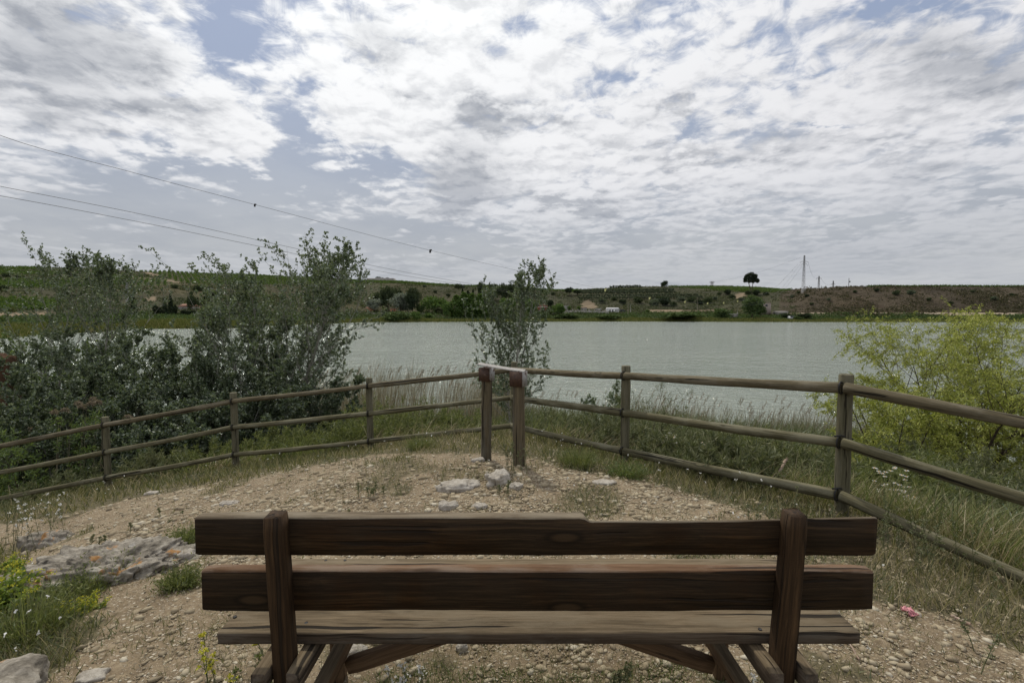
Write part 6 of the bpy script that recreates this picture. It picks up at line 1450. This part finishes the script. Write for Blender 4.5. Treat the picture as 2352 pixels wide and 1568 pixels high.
    _, H5, P5 = pylon(296, 636, 688, 235, 'grey lattice pylon on the left slope behind the tall poplars', 1.0, [(.97, 1.4, 0)], .5)
    # overhead lines: the plan line runs Y = a + 1.45 X
    def spline(px, n=60):
        P = np.array(px); t = np.linspace(0, 1, len(P)); T = np.linspace(0, 1, n); out = []
        k = np.clip(np.searchsorted(P[:, 0], np.linspace(P[0, 0], P[-1, 0], n)) - 1, 0, len(P) - 2); xs = np.linspace(P[0, 0], P[-1, 0], n)
        d = np.gradient(P[:, 1], P[:, 0]); x0, x1 = P[k, 0], P[k + 1, 0]; s = (xs - x0) / (x1 - x0); h = x1 - x0
        ys = (2 * s ** 3 - 3 * s ** 2 + 1) * P[k, 1] + (s ** 3 - 2 * s ** 2 + s) * h * d[k] + (-2 * s ** 3 + 3 * s ** 2) * P[k + 1, 1] + (s ** 3 - s ** 2) * h * d[k + 1]
        return xs, ys
    def line(pxl, a, label, marks=(), r=.012, end=None):
        xs, ys = spline(pxl, 90); P = []
        for x, y in zip(xs, ys):
            u = px_uv(x, y)[0]; Y = a / (1 - 1.45 * u); P.append(at(x, y, min(Y, 386)))
        d = P[0] - P[1]; P.insert(0, P[0] + d * 3)
        P = np.array(P); e = empty('power_cable', tuple(P[0]), label, 'cable'); rr = np.maximum(r, P[:, 1] * .00013); m = MB(); m.tube(P - P[0], rr, 5, False); m.build('wire', M['wire'], None).parent = e
        for i, (mx, my, mat, s_) in enumerate(marks):
            u = px_uv(mx, my)[0]; Y = a / (1 - 1.45 * u); q = at(mx, float(np.interp(mx, xs, ys)), Y); m = MB(); m.box((0, 0, -s_ * .3), (s_ * .55, s_ * .2, s_ * .9)); m.box((s_ * .35, 0, s_ * .1), (s_ * .4, s_ * .2, s_ * .35)); m.box((0, 0, s_ * .18), (s_ * .25, s_ * .25, s_ * .2)); o = m.build('bird_diverter', M[mat], None); o.parent = e; o.location = Vector(q) - Vector(P[0])
    line([(-60, 288), (0, 311), (300, 395), (585, 470), (988, 575), (1200, 624), (1365, 660), (1492, 684), (1573, 692.5), (1640, 696), (1694, 691), (1780, 661), (1833, 606)], 55, 'highest overhead cable, with black and yellow bird diverters, crossing to the tall pylon',
         [(585, 470, 'black', .18), (988, 575, 'black', .30), (1390, 667, 'marker', .38), (1492, 684, 'marker', .42), (1573, 692.5, 'marker', .42), (1625, 695.7, 'marker', .45), (1662, 694.7, 'marker', .45), (1694, 691, 'marker', .47), (1800, 645, 'black', .4), (1820, 625, 'black', .4)])
    line([(-60, 416), (0, 428), (300, 487), (640, 562), (900, 619), (1100, 655), (1170, 667), (1400, 694), (1600, 702), (1700, 700), (1790, 668), (1838, 606)], 55, 'middle overhead cable descending from the left over the broad poplar')
    line([(-60, 440), (0, 450), (300, 506), (640, 575), (900, 628), (1090, 658), (1170, 671), (1400, 698), (1600, 707), (1700, 704), (1795, 672), (1846, 606)], 55, 'lowest overhead cable descending from the left over the broad poplar')
    def span(A, B, sag, label, r=.05):
        n = 24; T_ = np.linspace(0, 1, n)[:, None]; A, B = np.array(A), np.array(B); P = A * (1 - T_) + B * T_; P[:, 2] -= 4 * sag * (T_ * (1 - T_))[:, 0]; m = MB(); m.tube(P, r, 4, False); tag(m.build('power_cable', M['wire']), label, 'cable')
    span((P1[0] + 3, P1[1], P1[2] + H1 * .82), (P2[0] - 2, P2[1], P2[2] + H2 * .85), 4, 'short cable sagging from the tallest pylon to the second one')
    span((P2[0] + 2, P2[1], P2[2] + H2 * .85), (P3[0], P3[1], P3[2] + H3 * .8), 4, 'short cable between the second and the smallest right-hand pylon')
    span((P1[0] - 3, P1[1], P1[2] + H1 * .95), (P4[0], P4[1], P4[2] + H4 * .95), 3, 'faint cable from the tallest pylon over the lone pine to the small left one', .04)
buildings()
